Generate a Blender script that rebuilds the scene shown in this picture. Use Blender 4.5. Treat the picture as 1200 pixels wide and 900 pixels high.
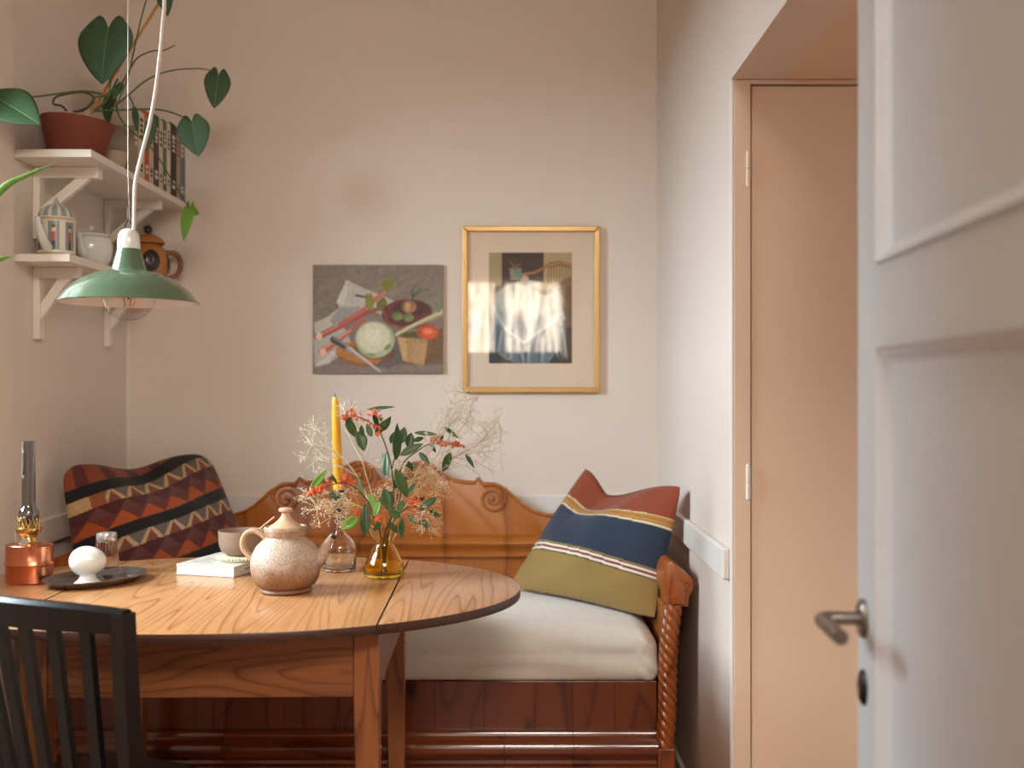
import bpy, bmesh, math, random
import numpy as np
from mathutils import Vector, Matrix

for o in list(bpy.data.objects):
    bpy.data.objects.remove(o)
SC = bpy.context.scene
COL = SC.collection
PI = math.pi
random.seed(7)
np.random.seed(7)

# ------------------------------------------------------------------ camera
H = 1.2            # eye height
F = 1250.0         # focal length in pixels of the 1200 wide frame
cam_d = bpy.data.cameras.new('camera')
cam = bpy.data.objects.new('camera', cam_d)
COL.objects.link(cam)
cam.location = (0, 0, H)
cam.rotation_euler = (PI / 2, 0, 0)
cam_d.sensor_width = 36
cam_d.lens = 36 * F / 1200
cam_d.shift_y = 5 / 1200
cam_d.clip_start = 0.05
cam_d.dof.use_dof = True
cam_d.dof.focus_distance = 2.5
cam_d.dof.aperture_fstop = 2.6
SC.camera = cam

# ------------------------------------------------------------------ light
world = bpy.data.worlds.new('world')
SC.world = world
world.use_nodes = True
wb = world.node_tree.nodes['Background']
wb.inputs[0].default_value = (0.80, 0.90, 1.0, 1)
wb.inputs[1].default_value = 0.5


def area(name, loc, target, sx, sy, power, col, spread=None):
    d = bpy.data.lights.new(name, 'AREA')
    d.shape = 'RECTANGLE'
    d.size = sx
    d.size_y = sy
    d.energy = power
    d.color = col
    if spread:
        d.spread = spread
    o = bpy.data.objects.new(name, d)
    COL.objects.link(o)
    o.location = loc
    o.rotation_euler = (Vector(target) - Vector(loc)).to_track_quat('-Z', 'Y').to_euler()
    return o


# daylight entering the kitchen window (left); warm fill added under the hall ceiling, no fixture there
area('kitchen_window_daylight', (-3.1, 1.05, 2.85), (-0.6, 2.00, 1.60), 4.3, 1.9, 1560, (0.76, 0.89, 1.0))
area('hall_warm_fill', (0.4, -0.8, 2.68), (0.38, 0.1, 0.0), 1.3, 0.8, 122, (1.0, 0.92, 0.83))
SC.view_settings.view_transform = 'Standard'
SC.view_settings.look = 'None'
SC.view_settings.gamma = 1
SC.view_settings.use_curve_mapping = False
SC.view_settings.exposure = 0.0


# ------------------------------------------------------------------ helpers
def P(x, y, Y):
    """where the line of sight through photo pixel (x, y) is at distance Y"""
    return Vector(((x - 600) * Y / F, Y, H - (y - 455) * Y / F))


def lin(c):
    c = [v / 255 for v in c]
    return tuple(v / 12.92 if v <= .04045 else ((v + .055) / 1.055) ** 2.4 for v in c)


def tag(o, label=None, cat=None, group=None, kind=None):
    if label: o['label'] = label
    if cat: o['category'] = cat
    if group: o['group'] = group
    if kind: o['kind'] = kind
    return o


def thing(name, label, cat, loc=(0, 0, 0), rz=0, group=None):
    o = bpy.data.objects.new(name, None)
    COL.objects.link(o)
    o.empty_display_size = .02
    o.location = loc
    o.rotation_euler = (0, 0, rz)
    return tag(o, label, cat, group)


class MB:
    """collects geometry; vertices in local coordinates"""
    def __init__(s):
        s.v = []; s.f = []; s.mi = []; s.c = []; s.uv = None

    def add(s, v, f, mi=0, col=None):
        n = len(s.v)
        s.v += [tuple(p) for p in v]
        s.f += [tuple(i + n for i in q) for q in f]
        s.mi += [mi] * len(f)
        if col is not None:
            s.c += list(col)
        return s

    def move(s, d):
        d = Vector(d)
        s.v = [tuple(Vector(p) + d) for p in s.v]
        return s

    def xf(s, m):
        s.v = [tuple(m @ Vector(p)) for p in s.v]
        return s

    def box(s, x0, x1, y0, y1, z0, z1, bev=0, mi=0, seg=2):
        bm = bmesh.new()
        vs = [bm.verts.new(p) for p in ((x0, y0, z0), (x1, y0, z0), (x1, y1, z0), (x0, y1, z0),
                                        (x0, y0, z1), (x1, y0, z1), (x1, y1, z1), (x0, y1, z1))]
        for q in ((3, 2, 1, 0), (4, 5, 6, 7), (0, 1, 5, 4), (1, 2, 6, 5), (2, 3, 7, 6), (3, 0, 4, 7)):
            bm.faces.new([vs[i] for i in q])
        if bev:
            bmesh.ops.bevel(bm, geom=bm.edges[:], offset=bev, segments=seg, profile=.5, affect='EDGES')
        return s.frombm(bm, mi)

    def frombm(s, bm, mi=0):
        bm.verts.index_update()
        s.add([v.co[:] for v in bm.verts], [[v.index for v in f.verts] for f in bm.faces], mi)
        bm.free()
        return s

    def beam(s, a, b, w, h, up=(0, 0, 1), bev=0):
        """rectangular bar from a to b; w across, h along up"""
        a, b = Vector(a), Vector(b)
        d = (b - a); L = d.length; d.normalize()
        side = d.cross(Vector(up)).normalized()
        u = side.cross(d)
        m = Matrix((side, d, u)).transposed().to_4x4()
        m.translation = a
        t = MB().box(-w / 2, w / 2, 0, L, -h / 2, h / 2, bev)
        t.xf(m)
        return s.add(t.v, t.f)

    def lathe(s, prof, seg=40, cx=0, cy=0, mi=0, sx=1, sy=1, colf=None):
        v = []; f = []; col = []
        n = len(prof)
        for i, (r, z) in enumerate(prof):
            for k in range(seg):
                a = 2 * PI * k / seg
                v.append((cx + r * math.cos(a) * sx, cy + r * math.sin(a) * sy, z))
                if colf: col.append(colf(a, z, r))
        for i in range(n - 1):
            for k in range(seg):
                k2 = (k + 1) % seg
                f.append((i * seg + k, i * seg + k2, (i + 1) * seg + k2, (i + 1) * seg + k))
        return s.add(v, f, mi, col if colf else None)

    def tube(s, pts, r, seg=8, smooth=0, mi=0, cap=True, flat=1.0, ref=None):
        pts = [Vector(p) for p in pts]
        rs = list(r) if isinstance(r, (list, tuple)) else [r] * len(pts)
        if smooth:
            pts, rs = catmull(pts, rs, smooth)
        v = []; f = []
        n = len(pts)
        up = Vector(ref) if ref else Vector((.13, .21, 1)).normalized()
        for i in range(n):
            d = (pts[min(i + 1, n - 1)] - pts[max(i - 1, 0)])
            if d.length < 1e-9: d = Vector((0, 0, 1))
            d.normalize()
            a = d.cross(up)
            if a.length < 1e-3: a = d.cross(Vector((1, .2, 0)))
            a.normalize()
            b = a.cross(d)
            if not ref: up = b
            for k in range(seg):
                t = 2 * PI * k / seg
                v.append(pts[i] + a * math.cos(t) * rs[i] + b * math.sin(t) * rs[i] * flat)
        for i in range(n - 1):
            for k in range(seg):
                k2 = (k + 1) % seg
                f.append((i * seg + k, (i + 1) * seg + k, (i + 1) * seg + k2, i * seg + k2))
        if cap:
            f.append(tuple(range(seg)))
            f.append(tuple((n - 1) * seg + k for k in reversed(range(seg))))
        return s.add(v, f, mi)

    def prism(s, outline, y0, y1, bev=0, plane='xz', mi=0, mi_side=None):
        """outline in a plane, extruded along the third axis"""
        bm = bmesh.new()
        mp = {'xz': lambda a, b, c: (a, c, b), 'xy': lambda a, b, c: (a, b, c), 'yz': lambda a, b, c: (c, a, b)}[plane]
        A = [bm.verts.new(mp(a, b, y0)) for a, b in outline]
        B = [bm.verts.new(mp(a, b, y1)) for a, b in outline]
        f0 = bm.faces.new(A); f1 = bm.faces.new(list(reversed(B)))
        n = len(outline)
        for i in range(n):
            bm.faces.new((A[i], B[i], B[(i + 1) % n], A[(i + 1) % n]))
        bmesh.ops.recalc_face_normals(bm, faces=bm.faces[:])
        if bev:
            ed = [e for e in bm.edges if (e in f0.edges[:] or e in f1.edges[:])]
            bmesh.ops.bevel(bm, geom=ed, offset=bev, segments=2, profile=.5, affect='EDGES')
        if mi_side is None:
            return s.frombm(bm, mi)
        bm.verts.index_update()
        ax = {'xz': 1, 'xy': 2, 'yz': 0}[plane]
        n0 = len(s.v)
        s.v += [v.co[:] for v in bm.verts]
        for f in bm.faces:
            f.normal_update()
            s.f.append(tuple(v.index + n0 for v in f.verts))
            s.mi.append(mi if abs(f.normal[ax]) > .9 else mi_side)
        bm.free()
        return s

    def sphere(s, c, r, seg=10, rings=7, sc=(1, 1, 1), mi=0):
        v = []; f = []
        for i in range(rings + 1):
            a = PI * i / rings
            for k in range(seg):
                b = 2 * PI * k / seg
                v.append((c[0] + r * sc[0] * math.sin(a) * math.cos(b), c[1] + r * sc[1] * math.sin(a) * math.sin(b),
                          c[2] + r * sc[2] * math.cos(a)))
        for i in range(rings):
            for k in range(seg):
                k2 = (k + 1) % seg
                f.append((i * seg + k, (i + 1) * seg + k, (i + 1) * seg + k2, i * seg + k2))
        return s.add(v, f, mi)

    def build(s, name, mats, parent=None, loc=(0, 0, 0), smooth=True, rel=None, angle=40, weld=False, **t):
        """rel: world position that the collected (world) vertices are made relative to"""
        if rel is not None:
            s.move(-Vector(rel))
        me = bpy.data.meshes.new(name)
        me.from_pydata(s.v, [], s.f)
        if not isinstance(mats, (list, tuple)): mats = [mats]
        for m in mats: me.materials.append(m)
        if len(mats) > 1:
            me.polygons.foreach_set('material_index', s.mi)
        if s.c:
            at = me.color_attributes.new('Col', 'FLOAT_COLOR', 'POINT')
            at.data.foreach_set('color', np.hstack([np.array(s.c, dtype=float), np.ones((len(s.c), 1))]).ravel())
        bm = bmesh.new()
        bm.from_mesh(me)
        if weld: bmesh.ops.remove_doubles(bm, verts=bm.verts[:], dist=1e-5)
        bmesh.ops.recalc_face_normals(bm, faces=bm.faces[:])
        if smooth:
            for f in bm.faces: f.smooth = True
            ca = math.radians(angle)
            for e in bm.edges:
                if len(e.link_faces) == 2 and e.calc_face_angle(0) > ca: e.smooth = False
        bm.to_mesh(me)
        bm.free()
        o = bpy.data.objects.new(name, me)
        COL.objects.link(o)
        o.location = loc if parent or rel is None else rel
        if parent: o.parent = parent
        return tag(o, **t)


def catmull(pts, rs, k):
    op = []; orr = []
    n = len(pts)
    for i in range(n - 1):
        p0, p1, p2, p3 = pts[max(i - 1, 0)], pts[i], pts[i + 1], pts[min(i + 2, n - 1)]
        for j in range(k):
            t = j / k
            op.append(.5 * ((2 * p1) + (p2 - p0) * t + (2 * p0 - 5 * p1 + 4 * p2 - p3) * t * t + (3 * p1 - p0 - 3 * p2 + p3) * t ** 3))
            orr.append(rs[i] * (1 - t) + rs[i + 1] * t)
    op.append(pts[-1]); orr.append(rs[-1])
    return op, orr


def smooth2d(pts, k=6, closed=False):
    p, _ = catmull([Vector((a, b, 0)) for a, b in pts], [0] * len(pts), k)
    return [(q.x, q.y) for q in p]


# ------------------------------------------------------------------ materials
class NT:
    def __init__(s, name):
        s.m = bpy.data.materials.new(name)
        s.m.use_nodes = True
        s.t = s.m.node_tree
        s.b = s.t.nodes['Principled BSDF']
        s.out = s.t.nodes['Material Output']

    def n(s, typ, **kw):
        nd = s.t.nodes.new(typ)
        for k, v in kw.items(): setattr(nd, k, v)
        return nd

    def l(s, a, b): s.t.links.new(a, b)

    def math(s, op, a, b=None, c=None):
        nd = s.n('ShaderNodeMath', operation=op)
        for i, x in enumerate((a, b, c)):
            if x is None: continue
            if isinstance(x, (int, float)): nd.inputs[i].default_value = x
            else: s.l(x, nd.inputs[i])
        return nd.outputs[0]

    def ramp(s, fac, stops, interp='LINEAR'):
        nd = s.n('ShaderNodeValToRGB')
        cr = nd.color_ramp
        cr.interpolation = interp
        while len(cr.elements) < len(stops): cr.elements.new(.5)
        for e, (p, c) in zip(cr.elements, stops):
            e.position = p; e.color = (*lin(c), 1)
        s.l(fac, nd.inputs[0])
        return nd.outputs[0]

    def mix(s, fac, a, b, bt='MIX'):
        nd = s.n('ShaderNodeMix', data_type='RGBA', blend_type=bt)
        for i, x in ((0, fac), (6, a), (7, b)):
            if isinstance(x, (int, float)): nd.inputs[i].default_value = x
            elif isinstance(x, tuple): nd.inputs[i].default_value = (*x[:3], 1)
            else: s.l(x, nd.inputs[i])
        return nd.outputs[2]

    def noise(s, scale, detail=3, vec=None, rough=.5, dist=0):
        nd = s.n('ShaderNodeTexNoise')
        nd.inputs['Scale'].default_value = scale
        nd.inputs['Detail'].default_value = detail
        nd.inputs['Roughness'].default_value = rough
        nd.inputs['Distortion'].default_value = dist
        if vec is not None: s.l(vec, nd.inputs['Vector'])
        return nd.outputs[0]

    def coord(s, scale=(1, 1, 1), rnd=0, kind='Object'):
        tc = s.n('ShaderNodeTexCoord')
        mp = s.n('ShaderNodeMapping')
        mp.inputs['Scale'].default_value = scale
        s.l(tc.outputs[kind], mp.inputs[0])
        if rnd:
            oi = s.n('ShaderNodeObjectInfo')
            cb = s.n('ShaderNodeCombineXYZ')
            r = s.math('MULTIPLY', oi.outputs['Random'], rnd)
            for i in range(3): s.l(r, cb.inputs[i])
            s.l(cb.outputs[0], mp.inputs[1])
        return mp.outputs[0]

    def bump(s, h, strength=.2, dist=.002):
        nd = s.n('ShaderNodeBump')
        nd.inputs['Strength'].default_value = strength
        nd.inputs['Distance'].default_value = dist
        s.l(h, nd.inputs['Height'])
        s.l(nd.outputs[0], s.b.inputs['Normal'])

    def set(s, **kw):
        for k, v in kw.items(): s.b.inputs[k.replace('_', ' ')].default_value = v
        return s


def plain(name, c, rough=.5, metal=0, var=.06, vs=18, bump=0, bs=120, coat=0, spec=.5, c2=None):
    """one colour with a slight procedural mottle and relief"""
    t = NT(name)
    co = t.coord()
    n = t.noise(vs, 3, co)
    a = lin(c)
    d = lin(c2) if c2 else tuple(max(0, v * (1 - var * 2)) for v in a)
    t.l(t.mix(n, tuple(min(1, v * (1 + (0 if c2 else var))) for v in a), d), t.b.inputs['Base Color'])
    t.set(Roughness=rough, Metallic=metal)
    t.b.inputs['Specular IOR Level'].default_value = spec
    if coat:
        t.b.inputs['Coat Weight'].default_value = coat
        t.b.inputs['Coat Roughness'].default_value = .12
    if bump: t.bump(t.noise(bs, 4, co), bump)
    return t.m


def wood(name, light, mid, dark, axis='y', lines=20, along=.9, across=6, rough=.35, coat=.2, rnd=0, fibre=.25, knots=0, bump=.06, gl=1.0, dist=.2):
    """growth rings as contour lines of a stretched noise, plus fine fibres"""
    t = NT(name)
    sc = {'x': (along, across, across), 'y': (across, along, across), 'z': (across, across, along)}[axis]
    sf = {'x': (9, 260, 260), 'y': (260, 9, 260), 'z': (260, 260, 9)}[axis]
    co = t.coord(sc, rnd)
    n = t.noise(1.0 * gl, 1.6, co, .4, dist)
    fr = t.math('FRACT', t.math('MULTIPLY', n, lines))
    rg = t.ramp(fr, [(0, mid), (.10, light), (.60, light), (.88, mid), (.975, dark), (1.0, mid)])
    fb = t.noise(1, 3, t.coord(sf, rnd))
    fbr = t.ramp(fb, [(.3, (150, 150, 150)), (.7, (255, 255, 255))])
    c = t.mix(fibre, rg, fbr, 'MULTIPLY')
    big = t.noise(2.2, 2, t.coord((1, 1, 1), rnd))
    c = t.mix(t.ramp(big, [(.35, (0, 0, 0)), (.7, (110, 110, 110))]), c, tuple(v for v in lin(mid)))
    if knots:
        ks = {'x': (knots * .55, knots, knots), 'z': (knots, knots, knots * .55), 'y': (knots, knots * .55, knots)}[axis]
        vo = t.n('ShaderNodeTexVoronoi')
        vo.inputs['Scale'].default_value = 1
        t.l(t.coord(ks, rnd), vo.inputs['Vector'])
        k = t.ramp(vo.outputs['Distance'], [(.04, (255, 255, 255)), (.13, (0, 0, 0))])
        c = t.mix(k, c, tuple(v * .35 for v in lin(dark)))
    t.l(c, t.b.inputs['Base Color'])
    t.set(Roughness=rough)
    t.b.inputs['Coat Weight'].default_value = coat
    t.b.inputs['Coat Roughness'].default_value = .15
    t.bump(t.math('ADD', t.math('MULTIPLY', fr, -.4), fb), bump, .001)
    return t.m


def fabric(name, c, c2, weave=900, rough=.95, mott=30, bump=.25):
    t = NT(name)
    a = t.noise(1, 2, t.coord((weave, weave * .08, weave * .08)))
    b = t.noise(1, 2, t.coord((weave * .08, weave * .08, weave)))
    m = t.noise(mott, 3, t.coord())
    w = t.math('MULTIPLY', t.math('ADD', a, b), .5)
    t.l(t.mix(t.math('ADD', t.math('MULTIPLY', w, .75), t.math('MULTIPLY', m, .3)), lin(c2), lin(c)), t.b.inputs['Base Color'])
    t.set(Roughness=rough)
    t.b.inputs['Sheen Weight'].default_value = .15
    t.bump(w, bump, .001)
    return t.m


def vcol(name, rough=.6, noise=.12, scale=300, coat=0, bump=.1, sheen=0):
    """colour comes from the printed/woven/painted 'Col' pattern of the mesh"""
    t = NT(name)
    at = t.n('ShaderNodeVertexColor', layer_name='Col')
    n = t.noise(scale, 3, t.coord())
    t.l(t.mix(noise, at.outputs[0], t.ramp(n, [(.25, (90, 90, 90)), (.75, (255, 255, 255))]), 'MULTIPLY'), t.b.inputs['Base Color'])
    t.set(Roughness=rough)
    t.b.inputs['Coat Weight'].default_value = coat
    t.b.inputs['Sheen Weight'].default_value = sheen
    t.bump(n, bump, .001)
    return t.m


def glass(name, tint=(255, 255, 255), refl=1.0, rough=0.02, ior=1.45):
    """thin clear glass: tinted see-through plus a Fresnel reflection"""
    t = NT(name)
    t.t.nodes.remove(t.b)
    tr = t.n('ShaderNodeBsdfTransparent'); tr.inputs[0].default_value = (*lin(tint), 1)
    gl = t.n('ShaderNodeBsdfGlossy'); gl.inputs['Roughness'].default_value = rough
    lw = t.n('ShaderNodeLayerWeight'); lw.inputs[0].default_value = .5
    fr = t.math('MULTIPLY_ADD', t.math('POWER', lw.outputs['Facing'], 4), .7, .045)
    mx = t.n('ShaderNodeMixShader')
    t.l(t.math('MINIMUM', t.math('MULTIPLY', fr, refl), 1), mx.inputs[0])
    t.l(tr.outputs[0], mx.inputs[1]); t.l(gl.outputs[0], mx.inputs[2])
    t.l(mx.outputs[0], t.out.inputs[0])
    return t.m


def solid_glass(name, tint, rough=.02, ior=1.45):
    t = NT(name)
    t.b.inputs['Base Color'].default_value = (*lin(tint), 1)
    t.set(Roughness=rough, IOR=ior)
    t.b.inputs['Transmission Weight'].default_value = 1
    return t.m


def wallpaint(name, c, rough=.75):
    t = NT(name)
    co = t.coord()
    n = t.noise(2.5, 4, co)
    a = lin(c)
    t.l(t.mix(n, tuple(v * 1.02 for v in a), tuple(v * .96 for v in a)), t.b.inputs['Base Color'])
    t.set(Roughness=rough)
    t.b.inputs['Specular IOR Level'].default_value = .25
    t.bump(t.noise(160, 4, co), .08, .001)
    return t.m


M = {}
M['wall'] = wallpaint('wall_paint', (225, 211, 198))
M['white'] = wallpaint('white_paint', (226, 219, 211), .45)
M['shelf_white'] = wallpaint('shelf_paint', (232, 222, 212), .5)
M['closet'] = wallpaint('closet_paint', (230, 206, 182), .55)
M['door'] = wallpaint('door_paint', (207, 211, 213), .4)
M['ceil'] = wallpaint('ceiling_paint', (222, 208, 192))
M['floor'] = wood('floor_boards', (150, 95, 60), (130, 78, 48), (90, 50, 30), 'y', 14, .6, 5, .4, .2)
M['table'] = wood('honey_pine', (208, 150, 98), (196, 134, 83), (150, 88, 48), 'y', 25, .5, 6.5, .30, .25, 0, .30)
M['leaf_wood'] = wood('pinkish_pine', (200, 144, 100), (186, 128, 86), (130, 78, 48), 'y', 28, .55, 6.0, .30, .25, 3.7, .30)
M['table_edge'] = wood('dark_edge_wood', (72, 40, 26), (62, 34, 23), (38, 20, 14), 'x', 8, 2, 20, .4, .2)
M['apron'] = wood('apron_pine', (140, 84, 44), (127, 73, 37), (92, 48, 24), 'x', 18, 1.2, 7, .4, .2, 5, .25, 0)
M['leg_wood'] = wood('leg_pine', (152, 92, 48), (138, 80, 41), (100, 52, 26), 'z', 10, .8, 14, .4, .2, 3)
M['sofa'] = wood('golden_birch', (176, 102, 38), (160, 88, 30), (126, 64, 22), 'z', 6, .9, 3.2, .30, .12, 0, .18)
M['sofa_plank'] = wood('red_pine_plank', (118, 54, 22), (106, 45, 18), (80, 32, 13), 'z', 5, 1.6, 6, .25, .4, 9, .2, 5.5)
M['sofa_mould'] = wood('red_pine_moulding', (122, 56, 23), (110, 47, 19), (82, 33, 14), 'x', 5, 1.2, 6, .16, .7, 9, .2)
M['sofa_post'] = wood('post_birch', (168, 90, 36), (148, 74, 28), (96, 44, 17), 'z', 7, 1.2, 9, .28, .3, 2)
M['black'] = plain('black_lacquer', (12, 12, 14), .36, var=.1, coat=.1, bump=.04, bs=60)
M['linen'] = fabric('natural_linen', (236, 230, 221), (204, 196, 183), 700)
M['green'] = plain('sage_enamel', (84, 106, 80), .2, var=.02, coat=.6)
M['enamel_white'] = plain('white_enamel', (238, 232, 226), .25, var=.02, coat=.3)
M['porcelain'] = plain('white_porcelain', (220, 218, 210), .22, var=.02, coat=.4)
M['cord'] = plain('white_cord', (204, 192, 178), .6)
M['wire'] = plain('thin_wire', (150, 134, 118), .4, .3)
M['clear'] = glass('clear_glass', (250, 250, 250), 1.2)
M['chimney'] = glass('chimney_glass', (222, 222, 224), 2.6, .05)
M['pane'] = glass('window_pane', (248, 250, 250), .8)
M['pglass'] = glass('picture_glass', (252, 252, 250), 1.25, .015)
M['steel'] = plain('brushed_nickel', (150, 140, 130), .32, 1, .05)
M['dark_metal'] = plain('dark_nickel', (70, 64, 60), .35, 1, .1)
M['gold'] = plain('gilt_wood', (204, 162, 94), .32, .3, .08, 40)
M['terracotta'] = plain('terracotta', (124, 60, 42), .85, var=.12, bump=.1)
M['leaf'] = plain('dark_green_leaf', (50, 82, 36), .42, var=.22, vs=30, coat=.1)
M['leaf2'] = plain('olive_leaf', (70, 100, 50), .42, var=.22, vs=30)
M['leaf3'] = plain('fresh_leaf', (112, 160, 56), .42, var=.2, vs=30)
M['stem'] = plain('green_stem', (86, 104, 56), .55, var=.2)
M['brownstem'] = plain('brown_stem', (96, 70, 46), .7, var=.2)
M['bamboo'] = plain('bamboo', (196, 138, 66), .6, var=.15)
M['copper'] = plain('copper', (226, 142, 106), .24, 1, .14, 22, bump=.08, bs=35)
M['brass'] = plain('brass', (222, 192, 128), .25, 1, .1, bump=.1, bs=90)
M['chrome'] = plain('chrome', (214, 212, 210), .2, .8, .05)
M['pewter'] = plain('pewter', (128, 122, 116), .25, .75, .2, 20)

# ------------------------------------------------------------------ the setting
XL, XR, YB, ZC = -1.335, 0.503, 3.70, 2.75
YC = 2.45            # closet front / end of the right wall
ZS = 1.909           # soffit over the passage
YF = 0.60            # kitchen side of the front wall
XE = 1.55


def struct(name, mb, mat, **kw):
    return mb.build(name, mat, smooth=False, kind='structure', **kw)


struct('floor', MB().box(-2.4, 2.4, -3.2, YB + .15, -.06, 0), M['floor'])
struct('ceiling', MB().box(-2.4, 2.4, -3.2, YB + .15, ZC, ZC + .1), M['ceil'])
struct('wall_back', MB().box(XL - .35, XR + 1.2, YB, YB + .15, 0, ZC), M['wall'])
wl = MB()
WY0, WY1, WZ0, WZ1 = 1.80, 2.62, 0.98, 2.2
XO = XL - .32
wl.box(XO, XL, WY1 + .21, YB, 0, ZC)                 # beside the shelves
wl.box(XO, XL + .014, WY1, WY1 + .21, 0, ZC)         # pilaster by the window
wl.box(XO, XL, YF - .12, WY0, 0, ZC)
wl.box(XO, XL, WY0, WY1, 0, WZ0)
wl.box(XO, XL, WY0, WY1, WZ1, ZC)
struct('wall_left', wl, M['wall'])
wr = MB()
wr.box(XR, .545, YC, YB, 0, ZC)
wr.box(XR, .62, YF, YC, ZS, ZC)
struct('wall_right', wr, M['wall'])
struct('ceiling_passage', MB().box(.62, XE, YF, YC, ZS, ZS + .08), M['closet'])
struct('wall_closet', MB().box(.545, XE, YC + .002, YC + .03, 1.899, ZC).box(1.28, XE, YC + .002, YC + .03, 0, 1.899), M['closet'])
struct('wall_passage', MB().box(XE, XE + .1, YF - .12, YC + .03, 0, ZC), M['wall'])
wf = MB()
wf.box(.455, .515, YF - .12, YF, 0, ZC).box(1.15, XE, YF - .12, YF, 0, ZC)
struct('wall_front', wf, M['wall'])
struct('wall_hall_left', MB().box(-2.0, -1.9, -3.0, YF - .12, 0, ZC), M['wall'])
struct('wall_hall_right', MB().box(1.9, 2.0, -3.0, YF - .12, 0, ZC), M['wall'])
wh = MB()
HX0, HX1, HZ0, HZ1 = -.62, .52, 0.12, 2.25
wh.box(-2, HX0, -3.12, -3, 0, ZC).box(HX1, 2, -3.12, -3, 0, ZC).box(HX0, HX1, -3.12, -3, 0, HZ0).box(HX0, HX1, -3.12, -3, HZ1, ZC)
struct('wall_hall_rear', wh, M['wall'])
# small wall pieces beyond the kitchen's narrow front
struct('wall_hall_front', MB().box(-1.9, XL, YF - .12, YF, 0, ZC).box(XE, 1.9, YF - .12, YF, 0, ZC), M['wall'])


def window(name, rot, y0, y1, z0, z1, off, nx, nz):
    """casement: frame bars and separate panes; local x runs along the wall"""
    w = thing(name, None, None)
    del_keys = [k for k in w.keys()]
    tag(w, kind='structure')
    fr = MB()
    t = .05
    fr.box(y0, y1, -.03, .03, z0, z0 + t, .004).box(y0, y1, -.03, .03, z1 - t, z1, .004)
    fr.box(y0, y0 + t, -.03, .03, z0 + t, z1 - t, .004).box(y1 - t, y1, -.03, .03, z0 + t, z1 - t, .004)
    for i in range(1, nx):
        x = y0 + (y1 - y0) * i / nx
        fr.box(x - .03, x + .03, -.03, .03, z0 + t, z1 - t, .004)
    for k in range(1, nz):
        z = z0 + (z1 - z0) * k / nz
        fr.box(y0 + t, y1 - t, -.02, .02, z - .015, z + .015, .003)
    fr.build('window_frame', M['white'], w, smooth=False)
    for i in range(nx):
        a = y0 + (y1 - y0) * i / nx; b = y0 + (y1 - y0) * (i + 1) / nx
        MB().box(a + .02, b - .02, -.003, .003, z0 + .02, z1 - .02).build('pane', M['pane'], w, smooth=False)
    w.rotation_euler = (0, 0, rot)
    w.location = off
    return w


win1 = window('window_1', PI / 2, WY0, WY1, WZ0, WZ1, (XL - .22, 0, 0), 1, 2)
MB().box(WY0 - .04, WY1 + .0, -.24, .19, WZ0 - .025, WZ0, .006).build('window_sill', M['white'], win1, smooth=False)
# the hall window has bright sunlit curtains, seen mirrored in the picture glass
win2 = window('window_2', 0, HX0, HX1, HZ0, HZ1, (0, -3.05, 0), 2, 2)
for (x0, x1, a) in ((-.57, -.17, 1.0), (-.06, .47, .0)):
    mb = MB()
    v = []; f = []
    n = 60
    for i in range(n + 1):
        x = x0 + (x1 - x0) * i / n
        y = -2.965 + .018 * math.sin(i * .9 + a) + .01 * math.sin(i * .37)
        v += [(x, y, 1.55), (x, y, 2.22)]
    for i in range(n): f.append((2 * i, 2 * i + 2, 2 * i + 3, 2 * i + 1))
    mb.add(v, f)
    t = NT('sunlit_curtain')
    nz = t.noise(1, 3, t.coord((15, 1, 2.4)), .6)
    em = t.ramp(nz, [(.38, (60, 40, 30)), (.55, (255, 236, 214))])
    t.l(em, t.b.inputs['Emission Color'])
    t.b.inputs['Emission Strength'].default_value = 8
    t.set(Roughness=.9)
    cu = mb.build('curtain', t.m, win2)
    cu.location = (0, 3.05, 0)
    so = cu.modifiers.new('thickness', 'SOLIDIFY'); so.thickness = .003

# chair rails, corner bead, skirting
ZR0, ZR1 = .758, .830
RB = .018
struct('trim_1', MB().box(XL, XR, YB - RB, YB, ZR0, ZR1, .004), M['white'])
struct('trim_2', MB().box(XL, XL + RB, WY1 + .212, YB - RB, ZR0, ZR1, .004), M['wall'])
struct('trim_3', MB().box(XR - RB, XR, YC + .012, YB - RB, ZR0, ZR1, .005), M['white'])
struct('trim_4', MB().tube([(XL + .004, YB - .004, .83), (XL + .004, YB - .004, ZC)], .006, 10), M['white'])
struct('baseboard_back', MB().box(XL, XR, YB - .014, YB, 0, .10, .004), M['white'])
struct('baseboard_right', MB().box(XR - .014, XR, YC + .012, YB - .014, 0, .10, .004), M['white'])
struct('baseboard_left', MB().box(XL, XL + .014, WY1 + .21, YB - .014, 0, .10, .004), M['white'])
# rounded bead on the outer corner of the right wall
struct('trim_5', MB().tube([(XR + .004, YC + .003, 0), (XR + .004, YC + .003, ZS)], .0065, 10), M['white'])

# flush closet door facing the camera
d1 = thing('door_1', None, None, (.550, YC, 0))
tag(d1, kind='structure')
MB().box(0, .727, 0, .022, .008, 1.894, .003).build('door_leaf', M['closet'], d1, smooth=False)
for zc in (1.704, .985):
    h = MB().tube([(-.008, -.004, zc - .036), (-.008, -.004, zc - .001)], .0055, 12).tube([(-.008, -.004, zc + .001), (-.008, -.004, zc + .036)], .0055, 12)
    h.sphere((-.008, -.004, zc + .037), .005).sphere((-.008, -.004, zc - .037), .005)
    h.build('hinge', M['closet'] if zc > 1.2 else M['white'], d1)
fr = MB().box(-.040, -.003, -.004, .001, 0, ZS - .001, .001).box(-.003, .73, -.004, .001, 1.898, ZS - .001, .001)
fr.build('door_frame', M['closet'], d1, smooth=False)

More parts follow.
